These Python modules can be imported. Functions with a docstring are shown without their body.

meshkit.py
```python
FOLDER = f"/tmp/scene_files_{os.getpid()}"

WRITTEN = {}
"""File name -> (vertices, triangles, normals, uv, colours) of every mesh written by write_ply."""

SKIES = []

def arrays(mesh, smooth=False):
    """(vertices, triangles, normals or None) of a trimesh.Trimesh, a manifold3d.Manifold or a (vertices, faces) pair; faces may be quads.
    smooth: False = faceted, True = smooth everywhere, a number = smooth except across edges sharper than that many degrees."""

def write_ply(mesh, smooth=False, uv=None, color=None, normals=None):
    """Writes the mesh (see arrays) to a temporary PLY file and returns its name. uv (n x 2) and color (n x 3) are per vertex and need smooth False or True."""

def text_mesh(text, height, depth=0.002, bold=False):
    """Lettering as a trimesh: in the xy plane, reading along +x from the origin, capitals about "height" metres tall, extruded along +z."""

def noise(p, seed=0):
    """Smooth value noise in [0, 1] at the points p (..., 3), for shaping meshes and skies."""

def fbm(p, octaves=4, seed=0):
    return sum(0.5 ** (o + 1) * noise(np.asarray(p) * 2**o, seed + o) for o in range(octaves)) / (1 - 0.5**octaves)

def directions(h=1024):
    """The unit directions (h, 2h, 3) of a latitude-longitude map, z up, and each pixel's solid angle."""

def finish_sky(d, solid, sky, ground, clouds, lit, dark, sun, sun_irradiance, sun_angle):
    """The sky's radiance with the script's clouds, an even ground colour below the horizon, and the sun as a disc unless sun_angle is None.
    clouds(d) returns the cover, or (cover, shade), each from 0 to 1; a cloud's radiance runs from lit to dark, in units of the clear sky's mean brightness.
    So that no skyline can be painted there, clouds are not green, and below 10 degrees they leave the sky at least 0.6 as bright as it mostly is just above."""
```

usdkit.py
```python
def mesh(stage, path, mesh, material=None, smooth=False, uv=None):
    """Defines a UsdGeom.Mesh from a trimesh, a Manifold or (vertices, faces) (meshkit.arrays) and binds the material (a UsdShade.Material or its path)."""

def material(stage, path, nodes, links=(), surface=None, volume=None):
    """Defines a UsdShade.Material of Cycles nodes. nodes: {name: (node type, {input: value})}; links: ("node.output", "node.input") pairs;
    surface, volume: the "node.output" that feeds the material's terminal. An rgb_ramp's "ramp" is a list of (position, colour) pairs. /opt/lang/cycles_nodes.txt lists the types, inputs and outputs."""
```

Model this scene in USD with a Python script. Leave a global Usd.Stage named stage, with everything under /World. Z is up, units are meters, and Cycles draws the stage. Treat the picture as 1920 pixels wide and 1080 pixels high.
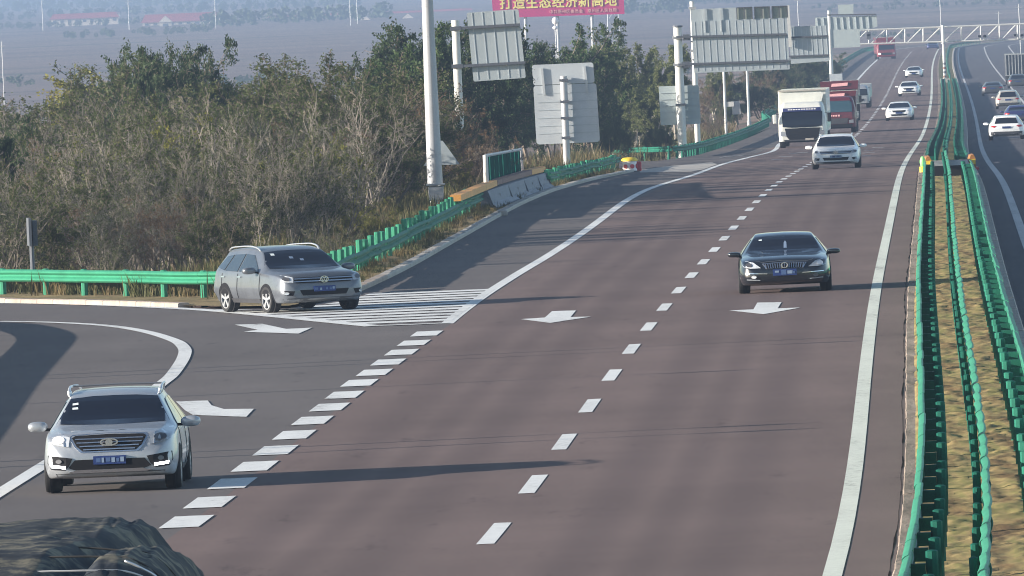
import math, json, random
import numpy as np, trimesh, usdkit, meshkit
from scipy.interpolate import CubicSpline, PchipInterpolator, RegularGridInterpolator
from shapely.geometry import Polygon, MultiPolygon, box as sbox, LineString, Point
from shapely import affinity
from pxr import Usd, UsdGeom, UsdLux, UsdShade, Gf, Sdf, Vt

rng = np.random.default_rng(7)
random.seed(7)
stage = Usd.Stage.CreateInMemory()
UsdGeom.SetStageUpAxis(stage, UsdGeom.Tokens.z)
UsdGeom.SetStageMetersPerUnit(stage, 1.0)
UsdGeom.Xform.Define(stage, '/World')
UsdGeom.Scope.Define(stage, '/World/Looks')

# ---------------------------------------------------------------- camera, sky, sun, exposure
FPX, TILT, ROLL, CAMH = 26000.0, 0.024, 0.042, 5.75      # focal length in pixels of a 1920 wide picture
cam = UsdGeom.Camera.Define(stage, '/World/camera')
cam.CreateHorizontalApertureAttr(36.0)
cam.CreateVerticalApertureAttr(36.0 * 9 / 16)
cam.CreateFocalLengthAttr(36.0 * FPX / 1920)
cam.CreateClippingRangeAttr(Gf.Vec2f(1.0, 40000.0))
cam.CreateExposureAttr(1.16)
ct, st_, cr, sr = math.cos(TILT), math.sin(TILT), math.cos(ROLL), math.sin(ROLL)
right0, up0, back0 = np.array([1, 0, 0.]), np.array([0, st_, ct]), np.array([0, -ct, st_])
right1, up1 = right0 * cr - up0 * sr, up0 * cr + right0 * sr   # the scene turns anticlockwise in the picture
cam.AddTransformOp().Set(Gf.Matrix4d(*right1, 0, *up1, 0, *back0, 0, 0, 0, CAMH, 1))

SUN_EL, SUN_BACK = math.radians(13.0), math.radians(12.0)
sun_dir = np.array([-math.cos(SUN_BACK) * math.cos(SUN_EL), -math.sin(SUN_BACK) * math.cos(SUN_EL), math.sin(SUN_EL)])
dome = UsdLux.DomeLight.Define(stage, '/World/sky')
dome.GetPrim().SetCustomDataByKey('kind', 'structure')
skym = usdkit.material(stage, '/World/Looks/sky_light', {
    's': ('sky_texture', {'sky_type': 'single_scattering', 'sun_disc': False, 'sun_elevation': SUN_EL,
                          'sun_rotation': math.atan2(sun_dir[0], sun_dir[1]), 'altitude': 1500.0, 'aerosol_density': 1.5}),
    'b': ('background_shader', {'strength': 0.085})}, [('s.color', 'b.color')], surface='b.background')
UsdShade.MaterialBindingAPI.Apply(dome.GetPrim()).Bind(skym)
sun = UsdLux.DistantLight.Define(stage, '/World/sun')
sun.CreateIntensityAttr(1.25); sun.CreateAngleAttr(0.53); sun.CreateNormalizeAttr(True)
sun.CreateColorAttr(Gf.Vec3f(1.0, 0.91, 0.80))
zc = sun_dir; xc = np.cross([0, 0, 1.], zc); xc /= np.linalg.norm(xc); yc = np.cross(zc, xc)
sun.AddTransformOp().Set(Gf.Matrix4d(*xc, 0, *yc, 0, *zc, 0, 0, 0, 60, 1))

# ---------------------------------------------------------------- the road's line and height, in metres
KZ = 0.76            # the place's heights run at this scale of its widths
_N = np.array([110, 150, 200, 260, 330, 410, 500, 620, 780, 980, 1250, 1550, 1900, 2300.])
_X = [-2.036, -0.496, 1.041, 2.834, 5.016, 7.524, 10.288, 14.121, 19.439, 26.012, 34.602, 43.969, 55.261, 68.857]
_Z = [0.064, -0.076, 0.03, 0.112, 0.093, 0.052, -0.461, -1.252, -2.132, -2.574, -2.772, -2.749, -2.668, -2.588]
_cx, _cz = CubicSpline(_N, _X), CubicSpline(_N, np.array(_Z) - 0.0042 * _N)
def cx(y):
    y = np.asarray(y, float)
    f = np.maximum(y - 2150, 0)
    return _cx(np.clip(y, 110, 2300)) + np.minimum(y - 110, 0) * _cx(110, 1) + np.maximum(y - 2300, 0) * _cx(2300, 1) + f * f * 2.2e-4
def cz(y):
    y = np.asarray(y, float)
    return _cz(np.clip(y, 110, 2300)) + np.minimum(y - 110, 0) * _cz(110, 1)
def slope(y):
    return float((cx(y + 1.0) - cx(y - 1.0)) / 2)
def at_off(y, off):                      # plan point at an offset to the right of the middle lane line
    m = slope(y); L = math.sqrt(1 + m * m)
    return np.array([float(cx(y)) + off / L, y - off * m / L])
_YY = np.arange(60, 2400, 1.0)
_ZZ = cz(_YY)
def ray(px, py):
    a, b = (px - 960) / FPX, (540 - py) / FPX
    u, w = a * cr + b * sr, -a * sr + b * cr
    return np.array([u, ct + w * st_, -st_ + w * ct])
def at(px, py, dz=0.0):                   # where the sight line through a pixel of the photograph meets the road's level
    r = ray(px, py); g = CAMH + _YY * r[2] / r[1] - (_ZZ + dz)
    i = int(np.nonzero((g[:-1] > 0) & (g[1:] <= 0))[0][0])
    y = _YY[i] + g[i] / (g[i] - g[i + 1])
    return np.array([r[0] / r[1] * y, y, float(cz(y)) + dz])
def atd(px, py, y):                       # the point of that sight line at a given distance
    r = ray(px, py)
    return np.array([r[0] / r[1] * y, y, CAMH + y * r[2] / r[1]])
def G(y):                                 # metres per photograph pixel at a distance
    return y / FPX

# ---------------------------------------------------------------- naming, things, parts
used = {}
def free_path(base, name):
    p = f'{base}/{name}'
    k = used.get(p, 0); used[p] = k + 1
    return p if k == 0 else f'{p}_{k:03d}'
def meta(prim, label=None, cat=None, group=None, kind=None):
    for k, v in (('label', label), ('category', cat), ('group', group), ('kind', kind)):
        if v: prim.SetCustomDataByKey(k, v)
class Thing:
    def __init__(s, name, label=None, cat=None, loc=(0, 0, 0), rotz=0.0, group=None, kind=None, scale=None):
        s.path = free_path('/World', name); s.loc = np.array(loc, float); s.rot = rotz
        x = UsdGeom.Xform.Define(stage, s.path)
        x.AddTranslateOp().Set(Gf.Vec3d(*map(float, loc)))
        if rotz: x.AddRotateZOp().Set(math.degrees(rotz))
        meta(x.GetPrim(), label, cat, group, kind)
    def part(s, name, m, mat, smooth=False, parent=None, label=None, kind=None, world=False, uv=None):
        if world:
            m = offset_mesh(m, s.loc)
        p = free_path(parent or s.path, name)
        pr = usdkit.mesh(stage, p, m, M(mat), smooth, uv)
        meta(pr.GetPrim(), label, None, None, kind)
        return p
def arr(m):
    v, f, _ = meshkit.arrays(m); return v, f
def offset_mesh(m, loc):
    v, f = arr(m); return (v - loc, f)
def solid(name, m, mat, label=None, cat=None, group=None, kind=None, smooth=False):
    p = free_path('/World', name)
    pr = usdkit.mesh(stage, p, m, M(mat), smooth)
    meta(pr.GetPrim(), label, cat, group, kind)
    return p

# ---------------------------------------------------------------- mesh helpers
class MB:
    def __init__(s): s.v, s.f, s.n = [], [], 0
    def add(s, m):
        v, f = arr(m) if not isinstance(m, tuple) else (np.asarray(m[0], float), np.asarray(m[1], int))
        if f.shape[1] == 4: f = np.vstack([f[:, [0, 1, 2]], f[:, [0, 2, 3]]])
        s.v.append(v); s.f.append(f + s.n); s.n += len(v); return s
    def box(s, c, size, rz=0.0, rx=0.0, ry=0.0):
        v = (np.array([[x, y, z] for x in (-.5, .5) for y in (-.5, .5) for z in (-.5, .5)])) * size
        for a, (i, j) in ((rx, (1, 2)), (ry, (2, 0)), (rz, (0, 1))):
            if a:
                c_, s_ = math.cos(a), math.sin(a); p, q = v[:, i].copy(), v[:, j].copy()
                v[:, i], v[:, j] = p * c_ - q * s_, p * s_ + q * c_
        f = np.array([[0, 1, 3, 2], [4, 6, 7, 5], [0, 4, 5, 1], [2, 3, 7, 6], [0, 2, 6, 4], [1, 5, 7, 3]])
        return s.add((v + np.array(c, float), f))
    def tube(s, pts, r, n=8, caps=True):
        return s.add(tube(pts, r, n, caps))
    def cyl(s, p, q, r, n=12): return s.tube([p, q], r, n)
    def prism(s, poly, z0, z1, mat4=None):
        m = trimesh.creation.extrude_polygon(poly, z1 - z0, engine='earcut'); m.apply_translation([0, 0, z0])
        if mat4 is not None: m.apply_transform(mat4)
        return s.add((np.array(m.vertices), np.array(m.faces)))
    def out(s): return (np.vstack(s.v), np.vstack(s.f))
def tube(pts, r, n=8, caps=True):
    pts = np.asarray(pts, float); r = np.broadcast_to(np.asarray(r, float), (len(pts),))
    t = np.gradient(pts, axis=0); t /= np.maximum(np.linalg.norm(t, axis=1, keepdims=True), 1e-9)
    up = np.array([0, 0, 1.]) if abs(t[0][2]) < .9 else np.array([1., 0, 0])
    a = np.cross(t, up); a /= np.maximum(np.linalg.norm(a, axis=1, keepdims=True), 1e-9); b = np.cross(t, a)
    th = np.arange(n) / n * 2 * np.pi
    v = (pts[:, None] + r[:, None, None] * (a[:, None] * np.cos(th)[None, :, None] + b[:, None] * np.sin(th)[None, :, None])).reshape(-1, 3)
    f = []
    for i in range(len(pts) - 1):
        for k in range(n):
            k2 = (k + 1) % n; f.append([i * n + k, (i + 1) * n + k, (i + 1) * n + k2, i * n + k2])
    f = np.array(f); f = np.vstack([f[:, [0, 1, 2]], f[:, [0, 2, 3]]])
    if caps:
        L = (len(pts) - 1) * n
        c = [[0, k, k + 1] for k in range(1, n - 1)] + [[L, L + k + 1, L + k] for k in range(1, n - 1)]
        f = np.vstack([f, c])
    return v, f[:, ::-1]
def grid(P, closed_u=False):              # P (nu, nv, 3)
    nu, nv = P.shape[:2]; i = np.arange(nu * nv).reshape(nu, nv)
    a, b, c, d = i[:-1, :-1].ravel(), i[1:, :-1].ravel(), i[1:, 1:].ravel(), i[:-1, 1:].ravel()
    return P.reshape(-1, 3), np.vstack([np.stack([a, b, c], 1), np.stack([a, c, d], 1)])
def rbox(c, size, r=0.03, n=2):            # a box with rounded upright and level edges
    x, y, z = np.array(size) / 2 - r
    pts = np.array([[sx * x, sy * y, sz * z] for sx in (-1, 1) for sy in (-1, 1) for sz in (-1, 1)])
    s = trimesh.creation.icosphere(1, r).vertices
    h = trimesh.convex.convex_hull((pts[:, None] + s[None]).reshape(-1, 3))
    return np.array(h.vertices) + np.array(c, float), np.array(h.faces)
def sheet(poly, dz, step=6.0, zf=None):    # a sheet that follows the road's level
    B = MB(); zf = zf or cz
    geoms = [g for g in getattr(poly, 'geoms', [poly]) if g.geom_type == 'Polygon' and g.area > 1e-6]
    for g in geoms:
        x0, y0, x1, y1 = g.bounds
        n = max(1, int(math.ceil((y1 - y0) / step))) if y1 - y0 > step else 1
        ys = np.linspace(y0, y1, n + 1)
        for a, b in zip(ys[:-1], ys[1:]):
            q = g if n == 1 else g.intersection(sbox(x0 - 1, a, x1 + 1, b))
            for p in getattr(q, 'geoms', [q]):
                if p.geom_type != 'Polygon' or p.area < 1e-7: continue
                v, f = trimesh.creation.triangulate_polygon(p, engine='earcut')
                if len(f) == 0: continue
                e1, e2 = v[f[:, 1]] - v[f[:, 0]], v[f[:, 2]] - v[f[:, 0]]
                flip = (e1[:, 0] * e2[:, 1] - e1[:, 1] * e2[:, 0]) < 0
                f[flip] = f[flip][:, ::-1]
                B.add((np.column_stack([v, zf(v[:, 1]) + dz]), f))
    return B.out()
def pxpoly(pts, dz=0.0): return Polygon([at(*p, dz)[:2] for p in pts]).buffer(0)
def smooth_path(P, n=200):
    P = np.asarray(P, float); d = np.concatenate([[0], np.cumsum(np.linalg.norm(np.diff(P, axis=0), axis=1))])
    return PchipInterpolator(d, P)(np.linspace(0, d[-1], n))
def ribbon(P, w): return LineString(np.asarray(P)[:, :2]).buffer(w / 2, cap_style='flat', join_style='round')
def band(y0, y1, o0, o1, step=8.0):        # plan polygon between two offsets along the road
    ys = np.arange(y0, y1 + step * .5, step) if y1 - y0 > step else np.array([y0, y1])
    return Polygon([at_off(y, o0) for y in ys] + [at_off(y, o1) for y in ys[::-1]])

# ---------------------------------------------------------------- materials
looks = {}
def M(name):
    if not isinstance(name, str): return name
    return looks[name]
def plain(name, col, rough=.6, metal=0., coat=0., spec=.5, vary=.0, vscale=3.0, bump=0.0, bscale=40., emis=None):
    n = {'p': ('principled_bsdf', {'base_color': col, 'roughness': rough, 'metallic': metal, 'coat_weight': coat, 'specular_ior_level': spec})}
    l = []
    if emis: n['p'][1].update(emission_color=emis[0], emission_strength=emis[1])
    if vary:
        n['g'] = ('texture_coordinate', {})
        n['t'] = ('noise_texture', {'scale': vscale, 'detail': 5., 'roughness': .65})
        c = np.array(col)
        n['r'] = ('rgb_ramp', {'ramp': [(.3, tuple(c * (1 - vary))), (.7, tuple(np.minimum(c * (1 + vary), 1)))]})
        l += [('g.object', 't.vector'), ('t.fac', 'r.fac'), ('r.color', 'p.base_color')]
    if bump:
        n['g'] = ('texture_coordinate', {})
        n['bt'] = ('noise_texture', {'scale': bscale, 'detail': 4.})
        n['b'] = ('bump', {'strength': bump, 'distance': .02})
        l += [('g.object', 'bt.vector'), ('bt.fac', 'b.height'), ('b.normal', 'p.normal')]
    looks[name] = usdkit.material(stage, '/World/Looks/' + name, n, l, surface='p.BSDF')
def asphalt(name, c0, c1, tracks=0.0):
    n = {'g': ('geometry', {}),
         'a': ('noise_texture', {'scale': 60., 'detail': 3.}),
         'm': ('mapping', {'scale': (.55, .05, .5)}), 'b': ('noise_texture', {'scale': 1., 'detail': 8., 'roughness': .68}),
         'm2': ('mapping', {'scale': (.09, .10, .05)}), 'd': ('noise_texture', {'scale': 1., 'detail': 6., 'roughness': .6}),
         'x': ('mix_float', {'fac': .5}), 'y': ('mix_float', {'fac': .22}),
         'r': ('rgb_ramp', {'ramp': [(.34, c0), (.66, c1)]}),
         'm3': ('mapping', {'scale': (1.6, .22, 1.)}), 's': ('noise_texture', {'scale': 1.0, 'detail': 9., 'roughness': .75}), 'sr': ('rgb_ramp', {'ramp': [(.30, (.72, .72, .74)), (.40, (1, 1, 1)), (.68, (1, 1, 1)), (.78, (1.16, 1.13, 1.10))]}),
         'sm': ('mix_color', {'blend_type': 'multiply', 'fac': 1.0}),
         'bp': ('bump', {'strength': .35, 'distance': .006}),
         'p': ('principled_bsdf', {'roughness': .85, 'specular_ior_level': .12})}
    l = [('g.position', 'a.vector'), ('g.position', 'm.vector'), ('m.vector', 'b.vector'), ('g.position', 'm2.vector'), ('m2.vector', 'd.vector'),
         ('b.fac', 'x.a'), ('d.fac', 'x.b'), ('x.result', 'y.a'), ('a.fac', 'y.b'), ('y.result', 'r.fac'),
         ('g.position', 'm3.vector'), ('m3.vector', 's.vector'), ('s.fac', 'sr.fac'), ('r.color', 'sm.a'), ('sr.color', 'sm.b'),
         ('a.fac', 'bp.height'), ('bp.normal', 'p.normal')]
    last = 'sm.result'
    if tracks:
        n.update({'u': ('uvmap', {'attribute': 'st'}), 'ux': ('separate_xyz', {}), 'ab': ('math', {'math_type': 'absolute'}), 'su': ('math', {'math_type': 'subtract', 'value2': 1.9}), 'ab2': ('math', {'math_type': 'absolute'}),
                  'su2': ('math', {'math_type': 'subtract', 'value2': .78}), 'ab3': ('math', {'math_type': 'absolute'}), 'mr': ('map_range', {'range_type': 'smoothstep', 'from_min': .05, 'from_max': .55, 'to_min': 1.0, 'to_max': 0.0, 'clamp': True}),
                  'mo': ('map_range', {'range_type': 'smoothstep', 'from_min': .0, 'from_max': .38, 'to_min': .9, 'to_max': 0.0, 'clamp': True}),
                  'mx': ('math', {'math_type': 'maximum'}), 'mn': ('math', {'math_type': 'multiply'}), 'tf': ('math', {'math_type': 'multiply', 'value2': tracks}), 'tm': ('mix_color', {'blend_type': 'multiply', 'b': (.62, .62, .66)})})
        l += [('u.UV', 'ux.vector'), ('ux.x', 'ab.value1'), ('ab.value', 'su.value1'), ('su.value', 'ab2.value1'), ('ab2.value', 'su2.value1'), ('su2.value', 'ab3.value1'), ('ab3.value', 'mr.value'), ('ab2.value', 'mo.value'),
              ('mr.result', 'mx.value1'), ('mo.result', 'mx.value2'), ('mx.value', 'mn.value1'), ('b.fac', 'mn.value2'), ('mn.value', 'tf.value1'), ('tf.value', 'tm.fac'), (last, 'tm.a')]
        last = 'tm.result'
    l.append((last, 'p.base_color'))
    looks[name] = usdkit.material(stage, '/World/Looks/' + name, n, l, surface='p.BSDF')
def worn_paint(name, col, under=(.16, .14, .14)):
    n = {'g': ('geometry', {}), 'm': ('mapping', {'scale': (1., .5, 1.)}), 't': ('noise_texture', {'scale': 9., 'detail': 8., 'roughness': .75}), 'm2': ('mapping', {'scale': (1., .12, 1.)}), 'q': ('noise_texture', {'scale': 1.1, 'detail': 4.}),
         'x': ('mix_float', {'fac': .42}), 'r': ('rgb_ramp', {'ramp': [(.36, under), (.405, tuple(np.array(col) * .72)), (.47, tuple(np.array(col) * .9)), (.6, col)]}), 'p': ('principled_bsdf', {'roughness': .75, 'specular_ior_level': .1})}
    looks[name] = usdkit.material(stage, '/World/Looks/' + name, n, [('g.position', 'm.vector'), ('m.vector', 't.vector'), ('g.position', 'm2.vector'), ('m2.vector', 'q.vector'), ('t.fac', 'x.a'), ('q.fac', 'x.b'), ('x.result', 'r.fac'), ('r.color', 'p.base_color')], surface='p.BSDF')
def ground_mat(name, cols, scale=(1, 1, 1), ns=1.0, detail=8., fine=None, rough=.95):
    n = {'g': ('geometry', {}), 'm': ('mapping', {'scale': scale}), 't': ('noise_texture', {'scale': ns, 'detail': detail, 'roughness': .62}),
         'r': ('rgb_ramp', {'ramp': cols}), 'p': ('principled_bsdf', {'roughness': rough, 'specular_ior_level': .1})}
    l = [('g.position', 'm.vector'), ('m.vector', 't.vector'), ('t.fac', 'r.fac'), ('r.color', 'p.base_color')]
    if fine:
        n['ft'] = ('noise_texture', {'scale': fine, 'detail': 4.}); n['fb'] = ('bump', {'strength': .6, 'distance': .05})
        l += [('g.position', 'ft.vector'), ('ft.fac', 'fb.height'), ('fb.normal', 'p.normal')]
    looks[name] = usdkit.material(stage, '/World/Looks/' + name, n, l, surface='p.BSDF')
def leaf_mat(name, c0, c1, c2, trans=.35):
    n = {'g': ('geometry', {}), 'o': ('object_info', {}), 'x': ('mix_float', {'fac': .3}),
         'tc': ('texture_coordinate', {}), 't': ('noise_texture', {'scale': .9, 'detail': 3.}), 'y': ('mix_float', {'fac': .45}),
         'r': ('rgb_ramp', {'ramp': [(.2, c0), (.5, c1), (.82, c2)]}),
         'd': ('principled_bsdf', {'roughness': .6, 'specular_ior_level': .25}), 's': ('translucent_bsdf', {}), 'k': ('mix_closure', {'fac': trans})}
    l = [('g.random_per_island', 'x.a'), ('o.random', 'x.b'), ('tc.object', 't.vector'), ('x.result', 'y.a'), ('t.fac', 'y.b'), ('y.result', 'r.fac'),
         ('r.color', 'd.base_color'), ('r.color', 's.color'), ('d.BSDF', 'k.closure1'), ('s.BSDF', 'k.closure2')]
    looks[name] = usdkit.material(stage, '/World/Looks/' + name, n, l, surface='k.closure')

asphalt('asphalt_red', (.132, .097, .089), (.212, .156, .142), .9)
asphalt('asphalt_grey', (.112, .101, .098), (.172, .153, .147))
asphalt('asphalt_shoulder', (.135, .125, .122), (.20, .184, .178))
asphalt('asphalt_blue', (.085, .082, .092), (.125, .12, .132))
worn_paint('road_paint', (.76, .77, .75))
worn_paint('road_paint_worn', (.58, .57, .56))
worn_paint('road_paint_cream', (.72, .74, .66))
plain('concrete', (.40, .37, .33), .9, vary=.22, vscale=2.0, bump=.3)
plain('concrete_warm', (.34, .28, .235), .9, vary=.2, vscale=1.5, bump=.3)
plain('concrete_blue', (.19, .205, .24), .85, vary=.15, vscale=1.)
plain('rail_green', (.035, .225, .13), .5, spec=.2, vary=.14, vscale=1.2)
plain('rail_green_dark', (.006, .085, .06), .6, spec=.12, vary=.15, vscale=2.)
plain('rail_green_worn', (.02, .145, .098), .6, spec=.12, vary=.22, vscale=2.)
plain('board_green', (.008, .065, .052), .9, spec=0., vary=.2, vscale=4.)
plain('galvanised', (.37, .38, .395), .5, metal=.1, vary=.08, vscale=1.)
plain('galvanised_dull', (.42, .43, .44), .5, metal=.3, vary=.12, vscale=1.)
plain('pole_white', (.60, .60, .57), .45, vary=.05)
plain('sign_back', (.40, .45, .47), .55, metal=.1, vary=.08, vscale=.8)
plain('sign_back_light', (.50, .54, .565), .5, metal=.1, vary=.08, vscale=.8)
plain('sign_back_olive', (.30, .33, .28), .55, vary=.06)
plain('sign_back_far', (.42, .48, .48), .55, vary=.06)
plain('steel_dark', (.10, .11, .13), .5)
plain('rib_grey', (.50, .53, .54), .5, metal=.15)
plain('orange_paint', (.62, .30, .07), .6, vary=.2, vscale=2.)
plain('brown_rust', (.20, .11, .09), .8, vary=.3, vscale=2.)
plain('yellow_plastic', (.75, .52, .03), .5, vary=.08)
plain('amber_paint', (.34, .145, .03), .5, vary=.12)
plain('lime_plastic', (.30, .75, .25), .5)
plain('red_plastic', (.50, .04, .05), .5)
plain('white_plastic', (.80, .78, .78), .5)
plain('banner_red', (.50, .02, .15), .55, vary=.05)
plain('banner_yellow', (.85, .75, .20), .6)
plain('banner_pale', (.85, .45, .45), .6)
plain('bark', (.20, .16, .125), .95, vary=.3, vscale=6.)
plain('bark_pale', (.36, .32, .27), .95, vary=.25, vscale=6.)
plain('twig', (.125, .098, .074), .95, vary=.25, vscale=4.)
plain('twig_grey', (.168, .145, .12), .95, vary=.25, vscale=4.)
leaf_mat('leaf_olive', (.055, .072, .022), (.11, .125, .038), (.24, .225, .065))
leaf_mat('leaf_dark', (.042, .068, .03), (.075, .108, .042), (.15, .17, .06), .45)
leaf_mat('leaf_green', (.045, .08, .025), (.08, .125, .035), (.17, .19, .05))
leaf_mat('leaf_willow', (.11, .13, .045), (.19, .21, .065), (.32, .31, .10), .45)
leaf_mat('leaf_brown', (.10, .06, .03), (.19, .11, .045), (.32, .20, .06))
leaf_mat('leaf_yellow', (.15, .15, .03), (.30, .28, .05), (.45, .42, .10))
leaf_mat('grass_dry', (.12, .092, .045), (.22, .165, .07), (.34, .26, .11), .3)
leaf_mat('grass_olive', (.07, .075, .03), (.125, .125, .045), (.24, .205, .075), .3)
leaf_mat('leaf_far', (.05, .075, .04), (.075, .10, .05), (.11, .12, .05), .2)
ground_mat('field_soil', [(.34, (.07, .085, .05)), (.43, (.14, .105, .085)), (.52, (.22, .16, .13)), (.58, (.16, .13, .10)), (.66, (.27, .20, .16)), (.74, (.10, .11, .06))], (.0035, .012, .01), 1., 9.)
ground_mat('verge_soil', [(.3, (.13, .11, .055)), (.5, (.25, .19, .10)), (.7, (.36, .27, .14))], (1, .4, 1), 1.2, 8., 9.)
ground_mat('median_straw', [(.30, (.13, .085, .05)), (.40, (.24, .165, .08)), (.50, (.37, .28, .13)), (.58, (.29, .255, .10)), (.70, (.20, .14, .085))], (1.5, .16, 1), 1.2, 9.)
ground_mat('median_far', [(.3, (.07, .085, .04)), (.5, (.13, .13, .06)), (.7, (.21, .17, .085))], (2.2, .3, 1), 1.2, 8., 9.)
ground_mat('kerb_dirt', [(.35, (.17, .145, .12)), (.5, (.29, .235, .195)), (.65, (.38, .31, .26))], (3, .25, 1), 1., 7., 20.)
# ================================================================ the setting
KERB_PX = [(0, 568), (130, 571), (260, 574), (420, 579), (540, 578), (640, 560), (680, 544), (760, 506), (840, 461), (905, 424), (940, 404), (1000, 374), (1060, 352), (1120, 336), (1188, 322)]
kerb = np.array([at(*p)[:2] for p in KERB_PX])
kerb_far = np.array([[-70, 336.], [-42, 326], [-24, 315], [-16, 307]])
nose = [at(*p)[:2] for p in [(1150, 313), (1105, 302), (1235, 302), (1310, 290), (1380, 267), (1450, 237)]]
ys_l = np.arange(60, 1000, 8.)
main_left = [at_off(y, -3.8) for y in ys_l]
road_main = band(60, 2900, -3.8, 4.57)
shoulder_right = band(60, 2900, 4.45, 4.50)
left_top = [at_off(y, -7.5) for y in np.arange(760, 2900, 12.)]
ramp_poly = Polygon([(-70, 60.)] + list(kerb_far) + list(kerb) + nose + left_top + [at_off(y, -3.8) for y in np.arange(2888, 60, -12.)]).buffer(0)
opp_poly = band(60, 2900, 6.36, 18.0)
all_road = band(60, 2900, -3.8, 18.0).union(ramp_poly)

def terrain_z(x, y):
    import shapely
    d = shapely.distance(shapely.points(x, y), all_road)
    z = cz(y) - .10 - np.clip((d - 1.0) / 14, 0, 1) * 1.5
    far = np.clip((y - 700) / 1500, 0, 1)
    z = z - np.clip((d - 10) / 60, 0, 1) * 1.6 * far
    n = meshkit.fbm(np.stack([x * .12, y * .05, 0 * x], -1), 3, 5) - .5
    return z + n * np.clip((d - 1.5) / 4, 0, 1) * .5
Yg = np.concatenate([np.arange(40, 620, 6.), np.arange(620, 2400, 18.), np.geomspace(2400, 16000, 40)])
Og = np.array([-7000, -3500, -1800, -900, -450, -240, -150, -100, -75, -58, -47, -40, -34, -29, -25, -22, -19, -17, -15, -13.5, -12.2, -11, -10, -9.2, -8.4, -7.6, -6.5, -4, 0, 5, 10, 15, 18, 19.5, 21.5, 24, 28, 34, 44, 60, 90, 150, 300, 600, 1200, 2500, 7000.])
GX = cx(np.minimum(Yg, 2900))[:, None] + Og[None]; GY = np.broadcast_to(Yg[:, None], GX.shape)
GZ = terrain_z(GX.ravel(), GY.ravel()).reshape(GX.shape)
solid('ground', grid(np.stack([GX, GY, GZ], -1).transpose(1, 0, 2)), 'field_soil', 'brown hazy farmland and embankment on both sides of the expressway', 'ground', kind='structure', smooth=True)
_tz = None
def ground_at(x, y): return float(terrain_z(np.array([float(x)]), np.array([float(y)]))[0])

# verge strips with their own soil
import shapely
verge = shapely.union_all([LineString(np.vstack([kerb_far, kerb])).buffer(4.5, single_sided=False)]).difference(all_road)
solid('verge', sheet(verge, .05, 5.), 'verge_soil', 'strip of dry soil and grass behind the left kerb', 'verge', kind='structure')

road = Thing('main_road', 'reddish grey asphalt carriageway of the expressway running into the distance', 'road', kind='structure')
sv = sheet(road_main, 0.0, 8.)
road.part('surface', sv, 'asphalt_red', uv=np.column_stack([sv[0][:, 0] - cx(sv[0][:, 1]), sv[0][:, 1]]))
ramp = Thing('slip_road', 'grey asphalt slip road curving in from the left with a hatched gore', 'road', kind='structure')
ramp.part('surface', sheet(ramp_poly, -.002, 8.), 'asphalt_grey')
opp = Thing('opposite_road', 'darker carriageway for the opposite direction right of the central reservation', 'road', kind='structure')
opp.part('surface', sheet(opp_poly, 0.0, 8.), 'asphalt_blue')
median = Thing('central_reservation', 'straw coloured dry grass strip between the two carriageways', 'central reservation', kind='structure')
ysm = np.concatenate([np.arange(60, 120, 6.), np.arange(120, 300, .22), np.arange(300, 468.1, .6)]); om = np.linspace(4.70, 6.38, 30)
PM = np.array([[at_off(y, 4.70), at_off(y, 6.38)] for y in ysm]); fm = ((om - 4.70) / 1.68)[None, :, None]
XY = PM[:, :1] * (1 - fm) + PM[:, 1:] * fm; q_ = np.stack([XY[..., 0] * 5, XY[..., 1] * 1.3, 0 * XY[..., 0]], -1)
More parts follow.
